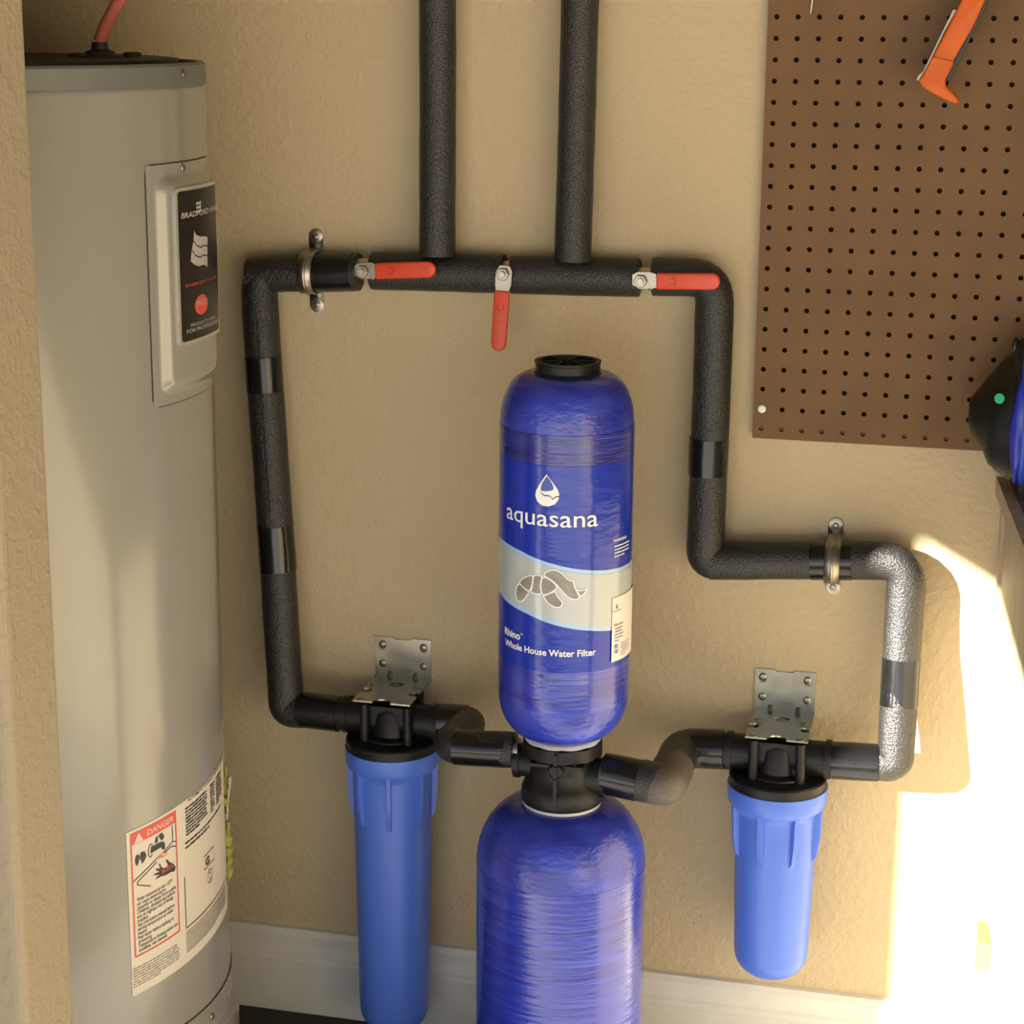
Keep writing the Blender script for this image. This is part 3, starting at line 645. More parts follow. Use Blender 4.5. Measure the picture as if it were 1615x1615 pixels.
# ================================================================== PRE-FILTERS
def housing(lbl, xc, Yc, ztop, zbot, R, Rb, Rb2, lbl_b, nm_ribs, rib_len, rot):
    z = ztop
    t = thing('filter_housing', lbl, 'water filter', (xc, Yc, zbot))
    zc = 0.4895                                   # port centre
    ports = tube([Vector((xc-0.0625-0.012, Yc, zc)), Vector((xc+0.0625+0.012, Yc, zc))], 0.0225, 28)
    lips = join(*[tube([Vector((xc+s*(0.0625-0.004), Yc, zc)), Vector((xc+s*(0.0625+0.004), Yc, zc))], 0.0250, 28) for s in (-1, 1)])
    hub = lathe([(0.044, z-0.004), (0.040, z+0.004), (0.030, z+0.007), (0.026, zc+0.012), (0.022, zc+0.018)], (xc, Yc, 0), n=48)
    rim = lathe([(R-0.004, z-0.034), (R-0.0035, z-0.018), (R-0.0015, z-0.016), (R-0.0015, z-0.002), (R-0.0035, z), (0.040, z+0.002)], (xc, Yc, 0), n=64)
    posts = join(*[lathe([(0.0065, z), (0.0060, 0.518)], (xc+sx*0.0295, Yc+sy*0.029, 0), n=12) for sx in (-1, 1) for sy in (-1, 1)])
    webs = join(*[obox((xc, Yc+q, (zc+0.512)/2), (1, 0, 0), (0, 1, 0), (0, 0, 1), 0.07, 0.004, 0.5125-zc) for q in (-0.02, 0.02)])
    obj('cap', join(ports, lips, hub, rim, posts, webs), 'blackp', t, smooth=True, label='black plastic cap')
    # blue bowl: collar, ribs, tapering body, rounded end
    zc0 = z-0.0145
    prof = [(R-0.006, zc0+0.002), (R, zc0+0.001), (R+0.0005, zc0-0.002), (R-0.0005, zc0-0.020), (R-0.003, zc0-0.025), (Rb+0.001, zc0-0.031), (Rb, zc0-0.036)]
    N = 10
    for k in range(1, N+1): prof.append((Rb+(Rb2-Rb)*k/N, zc0-0.036+(zbot+Rb2*0.75-(zc0-0.036))*k/N))
    for k in range(1, 11):
        a = k/10*PI/2; prof.append((max(Rb2*math.cos(a)**0.75, 0.002), zbot+Rb2*0.75*(1-math.sin(a))))
    bowl = lathe(prof[::-1], (xc, Yc, 0), n=80)
    ribs = []
    for k in range(nm_ribs):
        a = rot+2*PI*k/nm_ribs; ux, uy = math.sin(a), -math.cos(a); zt_, zb_ = zc0-0.024, zc0-0.030-rib_len
        V = []; 
        for side in (-1, 1):
            for (r_, zz) in ((Rb-0.004, zt_), (R-0.0022, zt_), (R-0.0035, zt_-0.6*rib_len), (Rb+0.003, zb_+0.010), (Rb-0.004, zb_)):
                w_ = 0.0034 if r_ < R-0.01 else 0.0026
                V.append(Vector((xc+ux*r_-uy*side*w_, Yc+uy*r_+ux*side*w_, zz)))
        ribs.append((V, [(0, 1, 2, 3, 4), (9, 8, 7, 6, 5)]+[(i, (i+1) % 5 + 5 if False else i+5, (i+1) % 5+5, (i+1) % 5) for i in range(5)]))
    obj('bowl', join(bowl, *ribs), 'sump', t, smooth=True, label=lbl_b)
    return t
xl, xr_ = -0.4700, 0.0440
housing('long blue water filter housing with a black cap, left of the tank', xl, -0.0695, 0.4650, 0.035, 0.0635, 0.0535, 0.0475, 'long blue plastic bowl', 8, 0.075, 0.20)
zbR = W(1210, 1543, -0.085).z
housing('short blue water filter housing with a black cap, right of the tank', xr_, -0.0695, 0.4650, zbR, 0.0635, 0.0530, 0.0478, 'short blue plastic bowl', 8, 0.068, 0.52)

def bracket(lbl, xc, w, hole):
    t = thing('filter_bracket', lbl, 'bracket', (xc, 0, 0.523)); zp = 0.5215; h = w/2
    def cut_(cx, cy, r, a0, a1, n=10): return [(cx+r*math.cos(math.radians(a0+(a1-a0)*k/n)), cy+r*math.sin(math.radians(a0+(a1-a0)*k/n))) for k in range(n+1)]
    # horizontal plate, u = x, v = y
    ol = [(-h, 0.0), (-h, -0.056)]+cut_(-h+0.006, -0.064, 0.008, 90, -90)+[(-h, -0.072), (-h, -0.104), (-0.0125, -0.104)]+cut_(0, -0.104, 0.0125, 180, 0)+[(h, -0.104), (h, -0.072)]+cut_(h-0.006, -0.064, 0.008, 270, 90)+[(h, -0.056), (h, 0.0)]
    hl = [[(0.0105*math.cos(k*PI/10), -0.034+0.0085*math.sin(k*PI/10)) for k in range(20)]]
    pl_ = obj('base_plate', sheet([ol]+hl, lambda u, v, q: Vector((xc+u, v, zp+q)), th=0.0022), 'zinc', t)
    top = 0.579
    ov = [(-h, zp), (h, zp), (h, top), (0.012, top), (0.010, top-0.0025), (-0.012, top-0.0025), (-0.014, top), (-h, top)]
    hs = [[(sx*0.029+0.0055*math.cos(k*PI/6), 0.567+0.0068*math.sin(k*PI/6)) for k in range(12)] for sx in (-1, 1)]
    hs += [[(sx*0.029+0.0045*math.cos(k*PI/6), 0.541+0.0045*math.sin(k*PI/6)) for k in range(12)] for sx in (-1, 1)]
    vp = obj('wall_plate', sheet([ov]+hs, lambda u, v, q: Vector((xc+u, -q, v)), th=0.0022), 'zinc', t)
    for sx in (-1, 1):   # stamped gussets across the bend
        x0 = xc+sx*0.018
        V = [Vector((x0-0.003, -0.001, zp+0.010)), Vector((x0+0.003, -0.001, zp+0.010)), Vector((x0-0.003, -0.011, zp+0.001)), Vector((x0+0.003, -0.011, zp+0.001)), Vector((x0, -0.006, zp+0.0065)), Vector((x0-0.003, -0.001, zp)), Vector((x0+0.003, -0.001, zp))]
        obj('gusset', (V, [(0, 4, 1), (0, 2, 4), (1, 4, 3), (2, 3, 4), (0, 5, 2), (1, 3, 6)]), 'zinc', t)
        for zz in (0.568, 0.541): screw('screw', (xc+sx*0.029, -0.0022, zz), (0, -1, 0), 0.0045, t)
        for yy in (-0.0405, -0.0975): screw('screw', (xc+sx*0.0295, yy, zp+0.0022), (0, 0, 1), 0.0050, t)
    return t
bracket('bent zinc bracket holding the long left filter to the wall', -0.4745, 0.0785, True)
bracket('bent zinc bracket holding the short right filter to the wall', 0.0430, 0.0785, True)

# ================================================================== MAIN FILTER TANK
TX = -0.2128; TY = YT; S_UP = 1.0
tk = thing('whole_house_filter', 'tall blue double water filter tank with black valve between its two sections', 'water filter', (TX, TY, 0))
def zpix(y, x=890): return W(x, y, TY).z
R1 = 0.0800; R2 = 0.1060
TC = Cyl(TX, TY, R1)
zr0, zr1 = zpix(592), zpix(568)
def dome_pts(r0, r1, z0, z1, n=14, p=1.0, q=1.0):    # from neck (r0,z0) out to shoulder (r1,z1)
    out = []
    for k in range(n+1):
        a = k/n*PI/2; out.append((r0+(r1-r0)*math.sin(a)**p, z0+(z1-z0)*(1-math.cos(a))**q))
    return out
zs1 = TC.hit(895, 688)[1]; ze1 = zpix(1085); zn1 = zpix(1152)
up_prof = dome_pts(0.046, R1, zn1, ze1, 16) + [(R1, ze1+(zs1-ze1)*k/12) for k in range(1, 12)]
topd = dome_pts(0.040, R1, zr0+0.004, zs1, 18, 0.80, 1.0)[::-1]
obj('upper_tank', lathe(up_prof+topd, (TX, TY, 0), n=128), 'dome', tk, smooth=True, label='blue fibre wound upper tank')
zb0, zb1 = TC.hit(895, 736)[1], TC.hit(895, 688)[1]
obj('winding_band', lathe([(R1+0.0002, zb0), (R1+0.0007, zb0+0.0005), (R1+0.0007, zb1-0.0005), (R1+0.0001, zb1)], (TX, TY, 0), n=128, cap=False), 'band', tk, smooth=True)
zf0 = TC.hit(895, 1062)[1]
obj('winding_band', lathe([(R1+0.0002, ze1-0.004), (R1+0.0004, ze1-0.003), (R1+0.0004, zf0), (R1+0.0002, zf0+0.001)], (TX, TY, 0), n=128, cap=False), 'wind', tk, smooth=True)
# top ring with its openings
ring = obj('top_ring', lathe([(0.040, zr0-0.003), (0.0415, zr0+0.003), (0.0385, zr0+0.006), (0.0385, zr1-0.003), (0.0395, zr1-0.002), (0.0395, zr1), (0.0335, zr1), (0.0325, zr1-0.004), (0.0325, zr1-0.010), (0.001, zr1-0.010)], (TX, TY, 0), n=64), 'blackp', tk, smooth=True, label='black plastic top fitting')
sp = []
for k in range(6):
    a = k*PI/3+0.3; c = Vector((TX+0.021*math.cos(a), TY+0.021*math.sin(a), zr1-0.004)); sp.append(obox(c, (math.cos(a), math.sin(a), 0), (-math.sin(a), math.cos(a), 0), (0, 0, 1), 0.024, 0.002, 0.008))
obj('spoke_grille', join(lathe([(0.011, zr1-0.010), (0.011, zr1-0.001), (0.009, zr1-0.001), (0.009, zr1-0.010)], (TX, TY, 0), n=6, cap=False), *sp), 'blackp', ring)
# wrapped label film
film = obj('label', lathe([(R1+0.0006, zf0), (R1+0.0007, (zf0+zb0)/2), (R1+0.0006, zb0)], (TX, TY, 0), n=160, cap=False), 'film', tk, smooth=True, label='glossy blue wrap-round label')
def curve_of(pts):       # (u, z) samples with flat ends
    s = sorted(trace(TC, pts, 780, 830, 4.61))
    return s
cu_ = curve_of([(45, 72), (110, 130), (200, 180), (300, 230), (400, 265), (500, 292), (600, 310), (700, 319), (800, 318), (900, 300), (975, 262)])
cl_ = curve_of([(45, 475), (100, 552), (180, 605), (250, 640), (400, 705), (500, 732), (600, 750), (700, 758), (800, 760), (900, 745)])
def lerp_c(c, u):
    if u <= c[0][0]: s = (c[1][1]-c[0][1])/(c[1][0]-c[0][0]); return c[0][1]+s*(u-c[0][0])*0.5
    if u >= c[-1][0]: return c[-1][1]
    for a, b in zip(c, c[1:]):
        if a[0] <= u <= b[0]: return a[1]+(b[1]-a[1])*(u-a[0])/(b[0]-a[0])
def swoosh(m_, off, inset, name):
    u0, u1, n = -2.1, 2.3, 130; V, F = [], []; g = TC.mp(off); prev = None
    for k in range(n+1):
        u_ = u0+(u1-u0)*k/n; a, b = lerp_c(cl_, max(u_, cl_[0][0]-0.3))+inset, lerp_c(cu_, max(u_, cu_[0][0]-0.3))-inset
        V += [g(u_, a), g(u_, (a+b)/2), g(u_, b)]
    for k in range(n): F += [(3*k, 3*k+3, 3*k+4, 3*k+1), (3*k+1, 3*k+4, 3*k+5, 3*k+2)]
    return obj(name, (V, F), m_, film, smooth=True)
swoosh('film_light', 0.0010, 0.0, 'label_swoosh'); swoosh('film_white', 0.0013, 0.0052, 'label_swoosh_centre')
tm = TC.mp(0.0017); TCs = Cyl(TX, TY, R1+0.0015)
# lettering
def tl(s, x0, x1, yb, yt, m_='print_white', ref='x', bold=0.0, x_at=None, par=film, mpf=tm, cut=0.035):
    ua, za = TCs.hit(x0, yb); ub, _ = TCs.hit(x1, yb); _, zt_ = TCs.hit(x0, yt)
    return obj('lettering', text(s, mpf, ua, ub, za, zt_, bold=bold, cut=cut, ref=ref), m_, par)
tl('aquasana', 799.5, 943, 816.5, 795.5, bold=0.004)
tl('Rhino', 796.5, 820.5, 999.0, 987.5, ref='cap', bold=0.028)
tl('®', 820.8, 825.0, 1001, 998, ref='cap')
tl('Whole House Water Filter', 797, 940, 1016.5, 1006.0, ref='cap', bold=0.022)
tl('WARNING:', 967, 988, 855.5, 851, ref='cap', bold=0.02)
DR = lambda pts: trace(TCs, pts, 780, 540, 5.046)
drop = [(415, 1048), (440, 1085), (475, 1130), (505, 1175), (516, 1215), (508, 1255), (480, 1288), (430, 1306), (380, 1298), (342, 1268), (325, 1220), (330, 1180), (355, 1135), (388, 1085)]
obj('drop_emblem', sheet([DR(drop)[::-1]], tm, cut=0.04), 'print_white', film, label='white water drop emblem')
inn = [(418, 1062), (440, 1095), (462, 1130), (470, 1160), (462, 1178), (435, 1182), (405, 1185), (375, 1180), (368, 1160), (380, 1120), (400, 1088)]
obj('drop_emblem', sheet([DR(inn)[::-1]], TC.mp(0.0020), cut=0.04), 'print_inner', film)
obj('drop_emblem', strokes([DR([(370, 1180), (375, 1200), (395, 1218), (435, 1220), (450, 1232), (458, 1248), (475, 1240), (490, 1228), (516, 1226)])], 0.0012, TC.mp(0.0022)), 'print_navy', film)
RH = lambda pts: trace(TCs, pts, 780, 880, 8.975)
def smooth_poly(P, it=2):
    for _ in range(it):
        Q = []
        for i in range(len(P)):
            a, b = P[i], P[(i+1) % len(P)]; Q += [(a[0]*.75+b[0]*.25, a[1]*.75+b[1]*.25), (a[0]*.25+b[0]*.75, a[1]*.25+b[1]*.75)]
        P = Q
    return P
rh_ = [[(340, 350), (310, 430), (300, 500), (320, 590), (360, 625), (410, 600), (460, 540), (495, 480), (420, 425)],
       [(345, 345), (400, 290), (470, 255), (540, 240), (545, 300), (530, 400), (495, 475), (420, 430)],
       [(550, 240), (620, 242), (680, 262), (655, 330), (650, 420), (670, 510), (600, 508), (510, 490), (540, 400)],
       [(685, 265), (760, 290), (830, 340), (895, 415), (820, 480), (740, 515), (680, 520), (655, 430), (660, 330)],
       [(690, 240), (750, 185), (830, 165), (900, 180), (970, 230), (1020, 290), (1070, 320), (1110, 320), (1125, 390), (1160, 470), (1210, 560), (1150, 590), (1080, 580), (1010, 530), (950, 460), (890, 390), (820, 320), (740, 275)],
       [(1150, 440), (1200, 465), (1260, 455), (1310, 430), (1280, 490), (1225, 550), (1190, 510)],
       [(690, 535), (750, 515), (820, 485), (865, 475), (880, 530), (930, 590), (965, 640), (940, 690), (880, 705), (820, 680), (750, 630), (710, 570)]]
rp_ = [smooth_poly(p, 1) for p in rh_]
obj('animal_emblem', join(*[sheet([RH(p)[::-1]], tm, cut=0.05) for p in rp_]), 'print_grey', film, label='grey animal outline emblem')
def stroke_m(lines, w, off):   # strokes measured in metres on the tank
    g = TC.mp(off); sc_ = [[(a*R1, b) for a, b in L_] for L_ in lines]
    return strokes(sc_, w, lambda a, b, h: g(a/R1, b), closed=True)
obj('animal_emblem', stroke_m([RH(p) for p in rp_], 0.0014, 0.0020), 'print_white', film)
# fine print and the paper sticker on the right
wu0 = TCs.hit(969, 866)[0]; wz1, wz0 = TCs.hit(969, 863)[1], TCs.hit(969, 879)[1]
bars(wu0, wu0+0.032/R1, wz0, wz1, 4, 0.0016, 41, mat_='print_white', par=film, mpf=tm, R=R1, gap=0.0006, wmin=0.002, wmax=0.006)
su0, sz0 = TCs.hit(963.5, 1045); _, sz1 = TCs.hit(963.5, 944)
stk = obj('sticker', sheet([[(su0, sz0), (su0+1.15, sz0), (su0+1.15, sz1), (su0, sz1)]], TC.mp(0.0021), cut=0.04), 'paper_white', film, label='cream paper data sticker')
s3 = TC.mp(0.0027)
def ts(s, x0, y, x1, h, bold=0.0, m_='print_mid'):
    ua, za = TCs.hit(x0, y); ub, _ = TCs.hit(x1, y); obj('lettering', text(s, s3, ua, ub, za, za+h, bold=bold, cut=0.05, ref='cap'), m_, stk)
ts('aquasana', 965.5, 966, 979, 0.0028); ts('Model', 968, 988, 981, 0.0030, 0.02)
u_a, z_a = TCs.hit(969, 993); _, z_b = TCs.hit(969, 1012)
bars(u_a, u_a+0.016/R1, z_b, z_a, 5, 0.0013, 43, par=stk, mpf=s3, R=R1, gap=0.0006, wmin=0.002, wmax=0.005)
u_a, z_a = TCs.hit(978, 1015); _, z_b = TCs.hit(978, 1033)
bars(u_a, u_a+0.020/R1, z_b, z_a, 6, 0.0008, 44, par=stk, mpf=s3, R=R1, gap=0.0005, wmin=0.002, wmax=0.005)
uc, zc_ = TCs.hit(971, 1023)
obj('seal_mark', strokes([[(uc+0.0042/R1*math.cos(a*PI/10), zc_+0.0050*math.sin(a*PI/10)) for a in range(20)], [(uc+0.002/R1*math.cos(a*PI/5), zc_+0.0024*math.sin(a*PI/5)) for a in range(10)]], 0.0015, s3, closed=True), 'print_inner', stk)
du, dz = TCs.hit(972, 957)
obj('seal_mark', sheet([[(du+a/R1, dz+b) for a, b in ((0, 0.004), (0.002, 0), (0.0012, -0.002), (-0.0012, -0.002), (-0.002, 0))]], s3), 'print_mid', stk)

# valve head between the tanks
zv1, zv0 = zpix(1180), zpix(1244)
vz = (W(880, 1219, TY).z)
wr = zpix(1160)
obj('white_collar', lathe([(0.0445, wr-0.006), (0.0470, wr-0.006), (0.0475, wr-0.001), (0.0455, wr+0.002), (0.044, wr+0.003)], (TX, TY, 0), n=64), 'white_ring', tk, smooth=True)
wr2 = zpix(1256)
obj('white_collar', lathe([(0.044, wr2-0.010), (0.0490, wr2-0.008), (0.0490, wr2-0.002), (0.046, wr2+0.002)], (TX, TY, 0), n=64), 'white_ring', tk, smooth=True)
zboss = W(878, 1219, TY-0.050).z
h1 = wr-0.001; h0 = wr2+0.000; hm = (h1+h0)/2
vb = [lathe([(0.045, h1-0.022), (0.0515, h1-0.018), (0.0515, h1-0.002), (0.0475, h1)], (TX, TY, 0), n=10, rot=0.12),
      lathe([(0.0500, h0-0.002), (0.0515, h0+0.002), (0.0505, h0+0.014), (0.047, h0+0.022), (0.042, h0+0.028), (0.040, h1-0.028), (0.045, h1-0.020)], (TX, TY, 0), n=48),
      tube([Vector((TX-0.060, TY, vz+0.012)), Vector((TX, TY, vz+0.008))], 0.0185, 28), tube([Vector((TX, TY, vz)), Vector((TX+0.056, TY, vz+0.0))], 0.0245, 32),
      tube([Vector((TX-0.060, TY, vz+0.012)), Vector((TX-0.052, TY, vz+0.012))], 0.0215, 12),
      lathe([(0.0105, 0), (0.0105, 0.050), (0.0090, 0.053), (0.0075, 0.053), (0.0070, 0.051)], (TX+0.002, TY, zboss), (0, -1, 0), 28),
      obox((TX+0.002, TY-0.045, hm), (1, 0, 0), (0, 1, 0), (0, 0, 1), 0.0045, 0.016, h1-h0-0.010),
      obox((TX+0.002, TY-0.034, h1-0.022), (1, 0, 0), (0, 1, 0), (0, 0, 1), 0.066, 0.026, 0.004)]
# slanting stay
a = Vector((TX+0.026, TY-0.040, h1-0.020)); b = Vector((TX+0.008, TY-0.046, zboss)); vb.append(tube([a, b], 0.0035, 8))
obj('valve_head', join(*vb), 'blackp', tk, smooth=True, label='black plastic valve head')
# lower tank
LC = Cyl(TX, TY, R2)
zl1 = LC.hit(883, 1414)[1]; zl0 = wr2-0.006
low = [(R2*0.9, 0.035), (R2, 0.10)] + [(R2, 0.10+(zl1-0.10)*k/20) for k in range(1, 20)] + dome_pts(0.046, R2, zl0, zl1, 22)[::-1]
obj('lower_tank', lathe(low, (TX, TY, 0), n=144), 'dome', tk, smooth=True, label='blue fibre wound lower tank')
zw = zl1
obj('winding_band', lathe([(R2+0.0003, 0.10), (R2+0.0003, zw)], (TX, TY, 0), n=144, cap=False), 'wind', tk, smooth=True)
obj('foot', lathe([(R2*0.98, 0), (R2*1.02, 0.004), (R2*1.02, 0.05), (R2*0.95, 0.06)], (TX, TY, 0), n=64), 'blackp', tk, smooth=True)

# ================================================================== PEGBOARD
PB_Y = -0.0125; p = 0.0254*0.9946
h00 = W(1225.2, 26.4, PB_Y); pz_top = h00.z+p*14; colx = h00.x
pcols, prow0, prow1 = 40, -14, 20
x_l = W(1197, 400, PB_Y).x; x_r = colx+p*(pcols-0.4); z_t = h00.z-p*(prow0-0.5); z_b = W(1300, 697, PB_Y).z
rb_n = 0
V, F = [], []; K = 12; rH = 0.0032
idx = {}
def vert(q):
    key = (round(q.x, 6), round(q.y, 6), round(q.z, 6))
    if key not in idx: idx[key] = len(V); V.append(q)
    return idx[key]
rowsN = prow1+1
xs_ = [x_l]+[colx+p*(c+0.5) for c in range(pcols-1)]+[x_r]
zs_ = [z_t]+[h00.z-p*(r+0.5) for r in range(prow0, prow1)]+[z_b]
PT = 0.005
for ri, r in enumerate(range(prow0, prow1+1)):
    for c in range(pcols):
        x0, x1, z1, z0 = xs_[c], xs_[c+1], zs_[ri], zs_[ri+1]; cx, cz = colx+p*c, h00.z-p*r
        cir = []; sq = []
        for k in range(K):
            a = 2*PI*k/K+PI/K*0; ca_, sa_ = math.cos(a), math.sin(a)
            cir.append(Vector((cx+rH*ca_, PB_Y, cz+rH*sa_)))
            m_ = max(abs(ca_), abs(sa_)); hx = (x1-cx) if ca_ > 0 else (cx-x0); hz_ = (z1-cz) if sa_ > 0 else (cz-z0)
            sx_, sz_ = ca_/m_, sa_/m_
            sq.append(Vector((cx+sx_*hx, PB_Y, cz+sz_*hz_)))
        # 12 spokes miss the corners, add them
        for k in range(K):
            k2 = (k+1) % K; a, b = cir[k], cir[k2]; A, B = sq[k], sq[k2]
            corner = None
            if abs(A.x-B.x) > 1e-6 and abs(A.z-B.z) > 1e-6: corner = Vector((x1 if math.cos(2*PI*(k+.5)/K) > 0 else x0, PB_Y, z1 if math.sin(2*PI*(k+.5)/K) > 0 else z0))
            f = [vert(a), vert(A)]+([vert(corner)] if corner else [])+[vert(B), vert(b)]
            if len(set(f)) > 2: F.append(tuple(f))
            F.append((vert(b), vert(b+Vector((0, PT, 0))), vert(a+Vector((0, PT, 0))), vert(a)))
edge = box(x_l, x_r, PB_Y, PB_Y+PT, z_b, z_t)
ev, ef = edge; ef = [ef[0], ef[1], ef[3], ef[5]]
pg = thing('pegboard', 'large brown pegboard with rows of round holes on the wall at right', 'pegboard', (x_l, PB_Y, z_b))
obj('board', join((V, F), (ev, ef)), 'peg', pg)
obj('hole_shade_sheet', box(x_l+0.006, x_r, -0.0012, -0.0002, h00.z-p*19.34, z_t-0.002), 'peg_shade', pg)  # dark sheet added behind the board so the holes look shaded
obj('furring_strip', join(box(x_l+0.001, x_r, PB_Y+PT, -0.0001, z_b+0.0005, h00.z-p*19.35), box(x_l+0.001, x_l+0.004, PB_Y+PT, -0.0001, h00.z-p*19.3, z_t)), 'peg', pg)
screw('screw', (colx, PB_Y-0.0002, h00.z-p*19+0.0), (0, -1, 0), 0.0044, pg, m='print_white')

# silver hook tip at the top
q = W(1278, 22, PB_Y-0.03)
hk = obj('hanging_rod', tube([q, q+Vector((0.003, 0.0, 0.03)), q+Vector((0.006, 0, 0.16))], lambda t: 0.0014 if t < 0.1 else 0.0030, 12), 'steel', loc=q, smooth=True)
tag(hk, 'thin silver rod tip hanging over the upper left part of the pegboard', 'rod')

# orange tool hung on the pegboard
YO = -0.058
def OP(pts, Y=YO): return [(lambda v_: (v_.x, v_.z))(W(1420+a/8.282, b/8.282, Y)) for a, b in pts]
o0 = W(1452, 128, YO)
ot = thing('hand_tool', 'orange handled tool with a thin metal edge hanging diagonally on the pegboard', 'tool', tuple(o0))
body_o = [(860, -120), (1170, -120), (1110, 0), (960, 330), (700, 780), (690, 850), (585, 1050), (610, 1130), (770, 1280), (760, 1350), (640, 1320), (420, 1210), (290, 1130), (235, 1050), (300, 960), (430, 730), (440, 700), (540, 520), (800, 0)]
b_ = obj('handle', sheet([OP(body_o)], lambda u, v, h: Vector((u, YO-h, v)), th=0.022), 'orange', ot); bevel(b_, 0.003, 3)
b_.data.polygons.foreach_set('use_smooth', [True]*len(b_.data.polygons))
back_o = [(880, -120), (1230, -120), (1150, 0), (960, 400), (690, 960), (640, 1075), (600, 1060), (700, 780), (960, 300), (1100, 0)]
b_ = obj('black_backing', sheet([OP([(1000, -120), (1240, -120), (1160, 0), (1000, 340), (690, 960), (640, 1080), (560, 1060), (520, 1000), (700, 600)], YO+0.012)], lambda u, v, h: Vector((u, YO+0.022-h, v)), th=0.0215), 'toolblack', ot, label='black back half of the handle')
bevel(b_, 0.002, 2)
obj('blade', sheet([OP([(690, 130), (735, 130), (560, 440), (320, 940), (260, 1055), (215, 1045), (235, 990), (300, 930)])], lambda u, v, h: Vector((u, YO-0.006-h, v)), th=0.0012), 'steel', ot, label='thin metal strip along the left edge')
bl = obj('handle_step', sheet([OP([(430, 735), (690, 790), (600, 1010), (290, 1010)])], lambda u, v, h: Vector((u, YO-0.021-h, v)), th=0.0035), 'orange', ot); bevel(bl, 0.001, 2)


# ================================================================== WORKBENCH at right
BX, BZ = 0.2935, 0.8567; bd_ = Vector((0.077, -1, 0)).normalized(); bn = Vector((1, 0, 0))
def bb(s0, s1, n0, n1, z0, z1):   # box in bench axes: s out from the wall, n to the right
    o_ = Vector((BX, 0.0, 0)); V = []
    for z in (z0, z1):
        for s, n_ in ((s0, n0), (s1, n0), (s1, n1), (s0, n1)): V.append(o_+bd_*s+bn*n_+Vector((0, 0, z)))
    return V, [(0, 1, 2, 3), (7, 6, 5, 4), (0, 4, 5, 1), (1, 5, 6, 2), (2, 6, 7, 3), (3, 7, 4, 0)]
wb = thing('workbench', 'pale pine workbench standing at the right edge of the photo', 'workbench', (BX, 0, 0))
obj('side_panel', bb(0.03, 0.62, 0.008, 0.026, 0.0, BZ-0.03), 'wood', wb)
obj('side_panel_filler', bb(0.012, 0.03, 0.004, 0.026, 0.0, BZ-0.03), 'wood', wb)
obj('edge_strip', bb(0.012, 0.66, -0.004, 0.010, BZ-0.022, BZ), 'wood', wb)
obj('bench_top', bb(0.012, 0.66, 0.010, 1.5, BZ-0.030, BZ-0.001), 'benchtop', wb, label='dark grey-brown work surface')
pp = W(1588, 1400, -0.16)
s_ = 0.16
obj('leg', bb(0.135, 0.173, 0.024, 0.11, 0.145, BZ-0.03), 'wood', wb)
obj('leg', bb(0.55, 0.60, 0.024, 0.11, 0.0, BZ-0.03), 'wood', wb)
obj('leg', bb(0.55, 0.60, 1.38, 1.46, 0.0, BZ-0.03), 'wood', wb)
qa_ = W(1538, 1531, -0.20); qb_ = W(1535, 1487, -0.14)
obj('lower_board', box(qa_.x, qa_.x+0.55, -0.20, -0.162, max(qa_.z-0.14, 0.001), qa_.z), 'wood_h', wb)
qc = W(1583, 1500, -0.19)
obj('wood_block', box(qa_.x+0.001, qc.x, -0.197, -0.14, qa_.z, qa_.z+0.036), 'wood_end', wb, label='short orange-brown block with end grain showing')
# dark knot holes
# power tool standing on the bench
YP = -0.088
prof_px = [(1528, 634, 664), (1529, 628, 668), (1533, 623, 682), (1543, 611, 696), (1553, 597, 710), (1562, 586, 730), (1575, 570, 741), (1588, 557, 749), (1595, 551, 754), (1597, 541, 757), (1602, 535, 759), (1612, 533, 760), (1660, 528, 762), (1700, 540, 758), (1730, 580, 740)]
def loft(px_list, Y, n=40, sq=1.0, grow=0.0, depthk=0.82):
    V, F = [], []
    for (x, yt, yb) in px_list:
        a, b = W(x, yt, Y), W(x, yb, Y); c = (a+b)/2; r = (a-b).length/2+grow
        for k in range(n):
            t_ = 2*PI*k/n; V.append(Vector((c.x, c.y+r*depthk*math.cos(t_), c.z+r*math.sin(t_))))
    for i in range(len(px_list)-1):
        for k in range(n):
            k2 = (k+1) % n; F.append((i*n+k, i*n+k2, (i+1)*n+k2, (i+1)*n+k))
    F.append(tuple(range(n))[::-1]); F.append(tuple((len(px_list)-1)*n+k for k in range(n))); return V, F
bz0 = W(1640, 762, YP).z
pw = thing('power_tool', 'black and blue power tool with a green dot standing on the workbench', 'power tool', (W(1660, 762, YP).x, YP, bz0))
sh = obj('black_housing', loft(prof_px, YP), 'toolblack', pw, smooth=True)
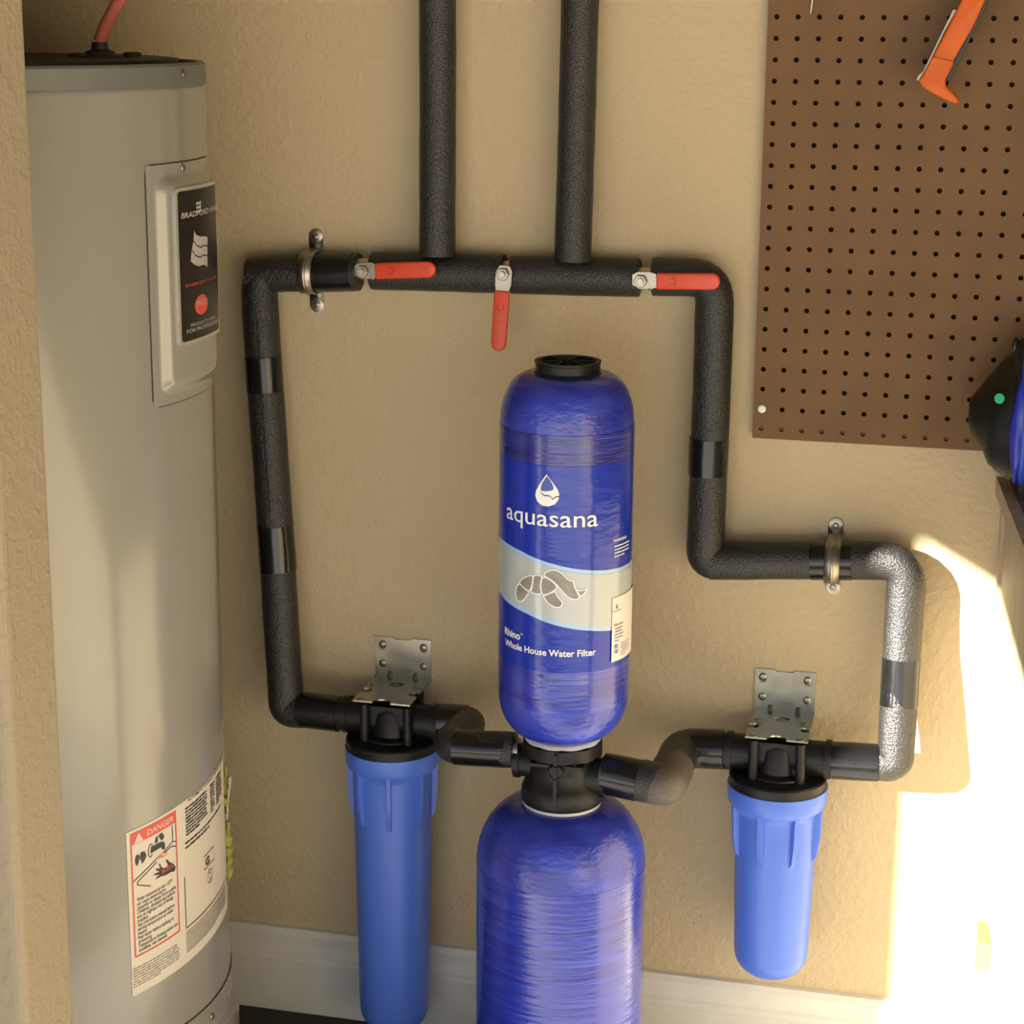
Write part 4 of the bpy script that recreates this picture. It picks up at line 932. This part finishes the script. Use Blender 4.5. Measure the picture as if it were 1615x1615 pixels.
def blue_shell(edge_px, grow, m_, nm, x1=1690):
    # shell sector of the loft, limited on the left by a curved edge
    V, F = [], []; rows = 26; cols = 18
    def at(x, y):
        for (x0, t0, b0), (x2, t2, b2) in zip(prof_px, prof_px[1:]):
            if x0 <= x <= x2: k = (x-x0)/(x2-x0); return t0+(t2-t0)*k, b0+(b2-b0)*k
        return prof_px[-1][1:]
    for j in range(rows+1):
        t_ = -1.25+2.5*j/rows     # angle from the front, up positive
        yy = 648-112*math.sin(t_)
        xl_ = None
        for (xa, ya), (xb, yb_) in zip(edge_px, edge_px[1:]):
            if ya <= yy <= yb_: xl_ = xa+(xb-xa)*(yy-ya)/(yb_-ya)
        if xl_ is None: xl_ = edge_px[0][0] if yy < edge_px[0][1] else edge_px[-1][0]
        for i in range(cols+1):
            x = xl_+(x1-xl_)*i/cols; tt, bb_ = at(x, yy); a, b = W(x, tt, YP), W(x, bb_, YP); c = (a+b)/2; r = (a-b).length/2+grow
            V.append(Vector((c.x, c.y-r*0.82*math.cos(t_), c.z+r*math.sin(t_))))
    for j in range(rows):
        for i in range(cols): F.append((j*(cols+1)+i, j*(cols+1)+i+1, (j+1)*(cols+1)+i+1, (j+1)*(cols+1)+i))
    o = obj(nm, (V, F), m_, pw, smooth=True); s = o.modifiers.new('thick', 'SOLIDIFY'); s.thickness = 0.003; s.offset = -1; return o
blue_shell([(1606, 555), (1605, 585), (1596, 610), (1591, 640), (1590, 665), (1594, 700), (1601, 730), (1604, 758)], 0.0025, 'toolblue', 'blue_cover')
blue_shell([(1613, 590), (1611, 600), (1610.5, 730), (1613, 745)], 0.0045, 'toolblue2', 'bright_blue_panel')
def toolpt(x, y, off):
    for (x0, t0, b0), (x2, t2, b2) in zip(prof_px, prof_px[1:]):
        if x0 <= x <= x2: k = (x-x0)/(x2-x0); tt, bb_ = t0+(t2-t0)*k, b0+(b2-b0)*k
    a, b = W(x, tt, YP), W(x, bb_, YP); c = (a+b)/2; r = (a-b).length/2; s = (c.z - W(x, y, YP-r*0.8).z)/r
    s = -max(min(s, 0.95), -0.95); return Vector((c.x, c.y-(r*0.82)*math.sqrt(1-s*s)-off, c.z+r*s))
g0 = toolpt(1573, 629, 0.0025)
obj('green_dot', lathe([(0.0062, -0.010), (0.0062, 0.0012), (0.0055, 0.0018)], g0, (-0.45, -1, 0.15), 24), 'green', pw, smooth=True, label='round green dot')
n0 = W(1603, 540, YP)
obj('top_lug', loft([(1596, 540, 560), (1599, 532, 560), (1604, 532, 560), (1607, 540, 560)], YP, 16, depthk=0.5), 'toolblack', pw, smooth=True)
obj('foot', box(W(1606, 760, YP).x, W(1700, 760, YP).x, YP-0.03, YP+0.05, BZ-0.0005, bz0+0.02), 'toolblack', pw)
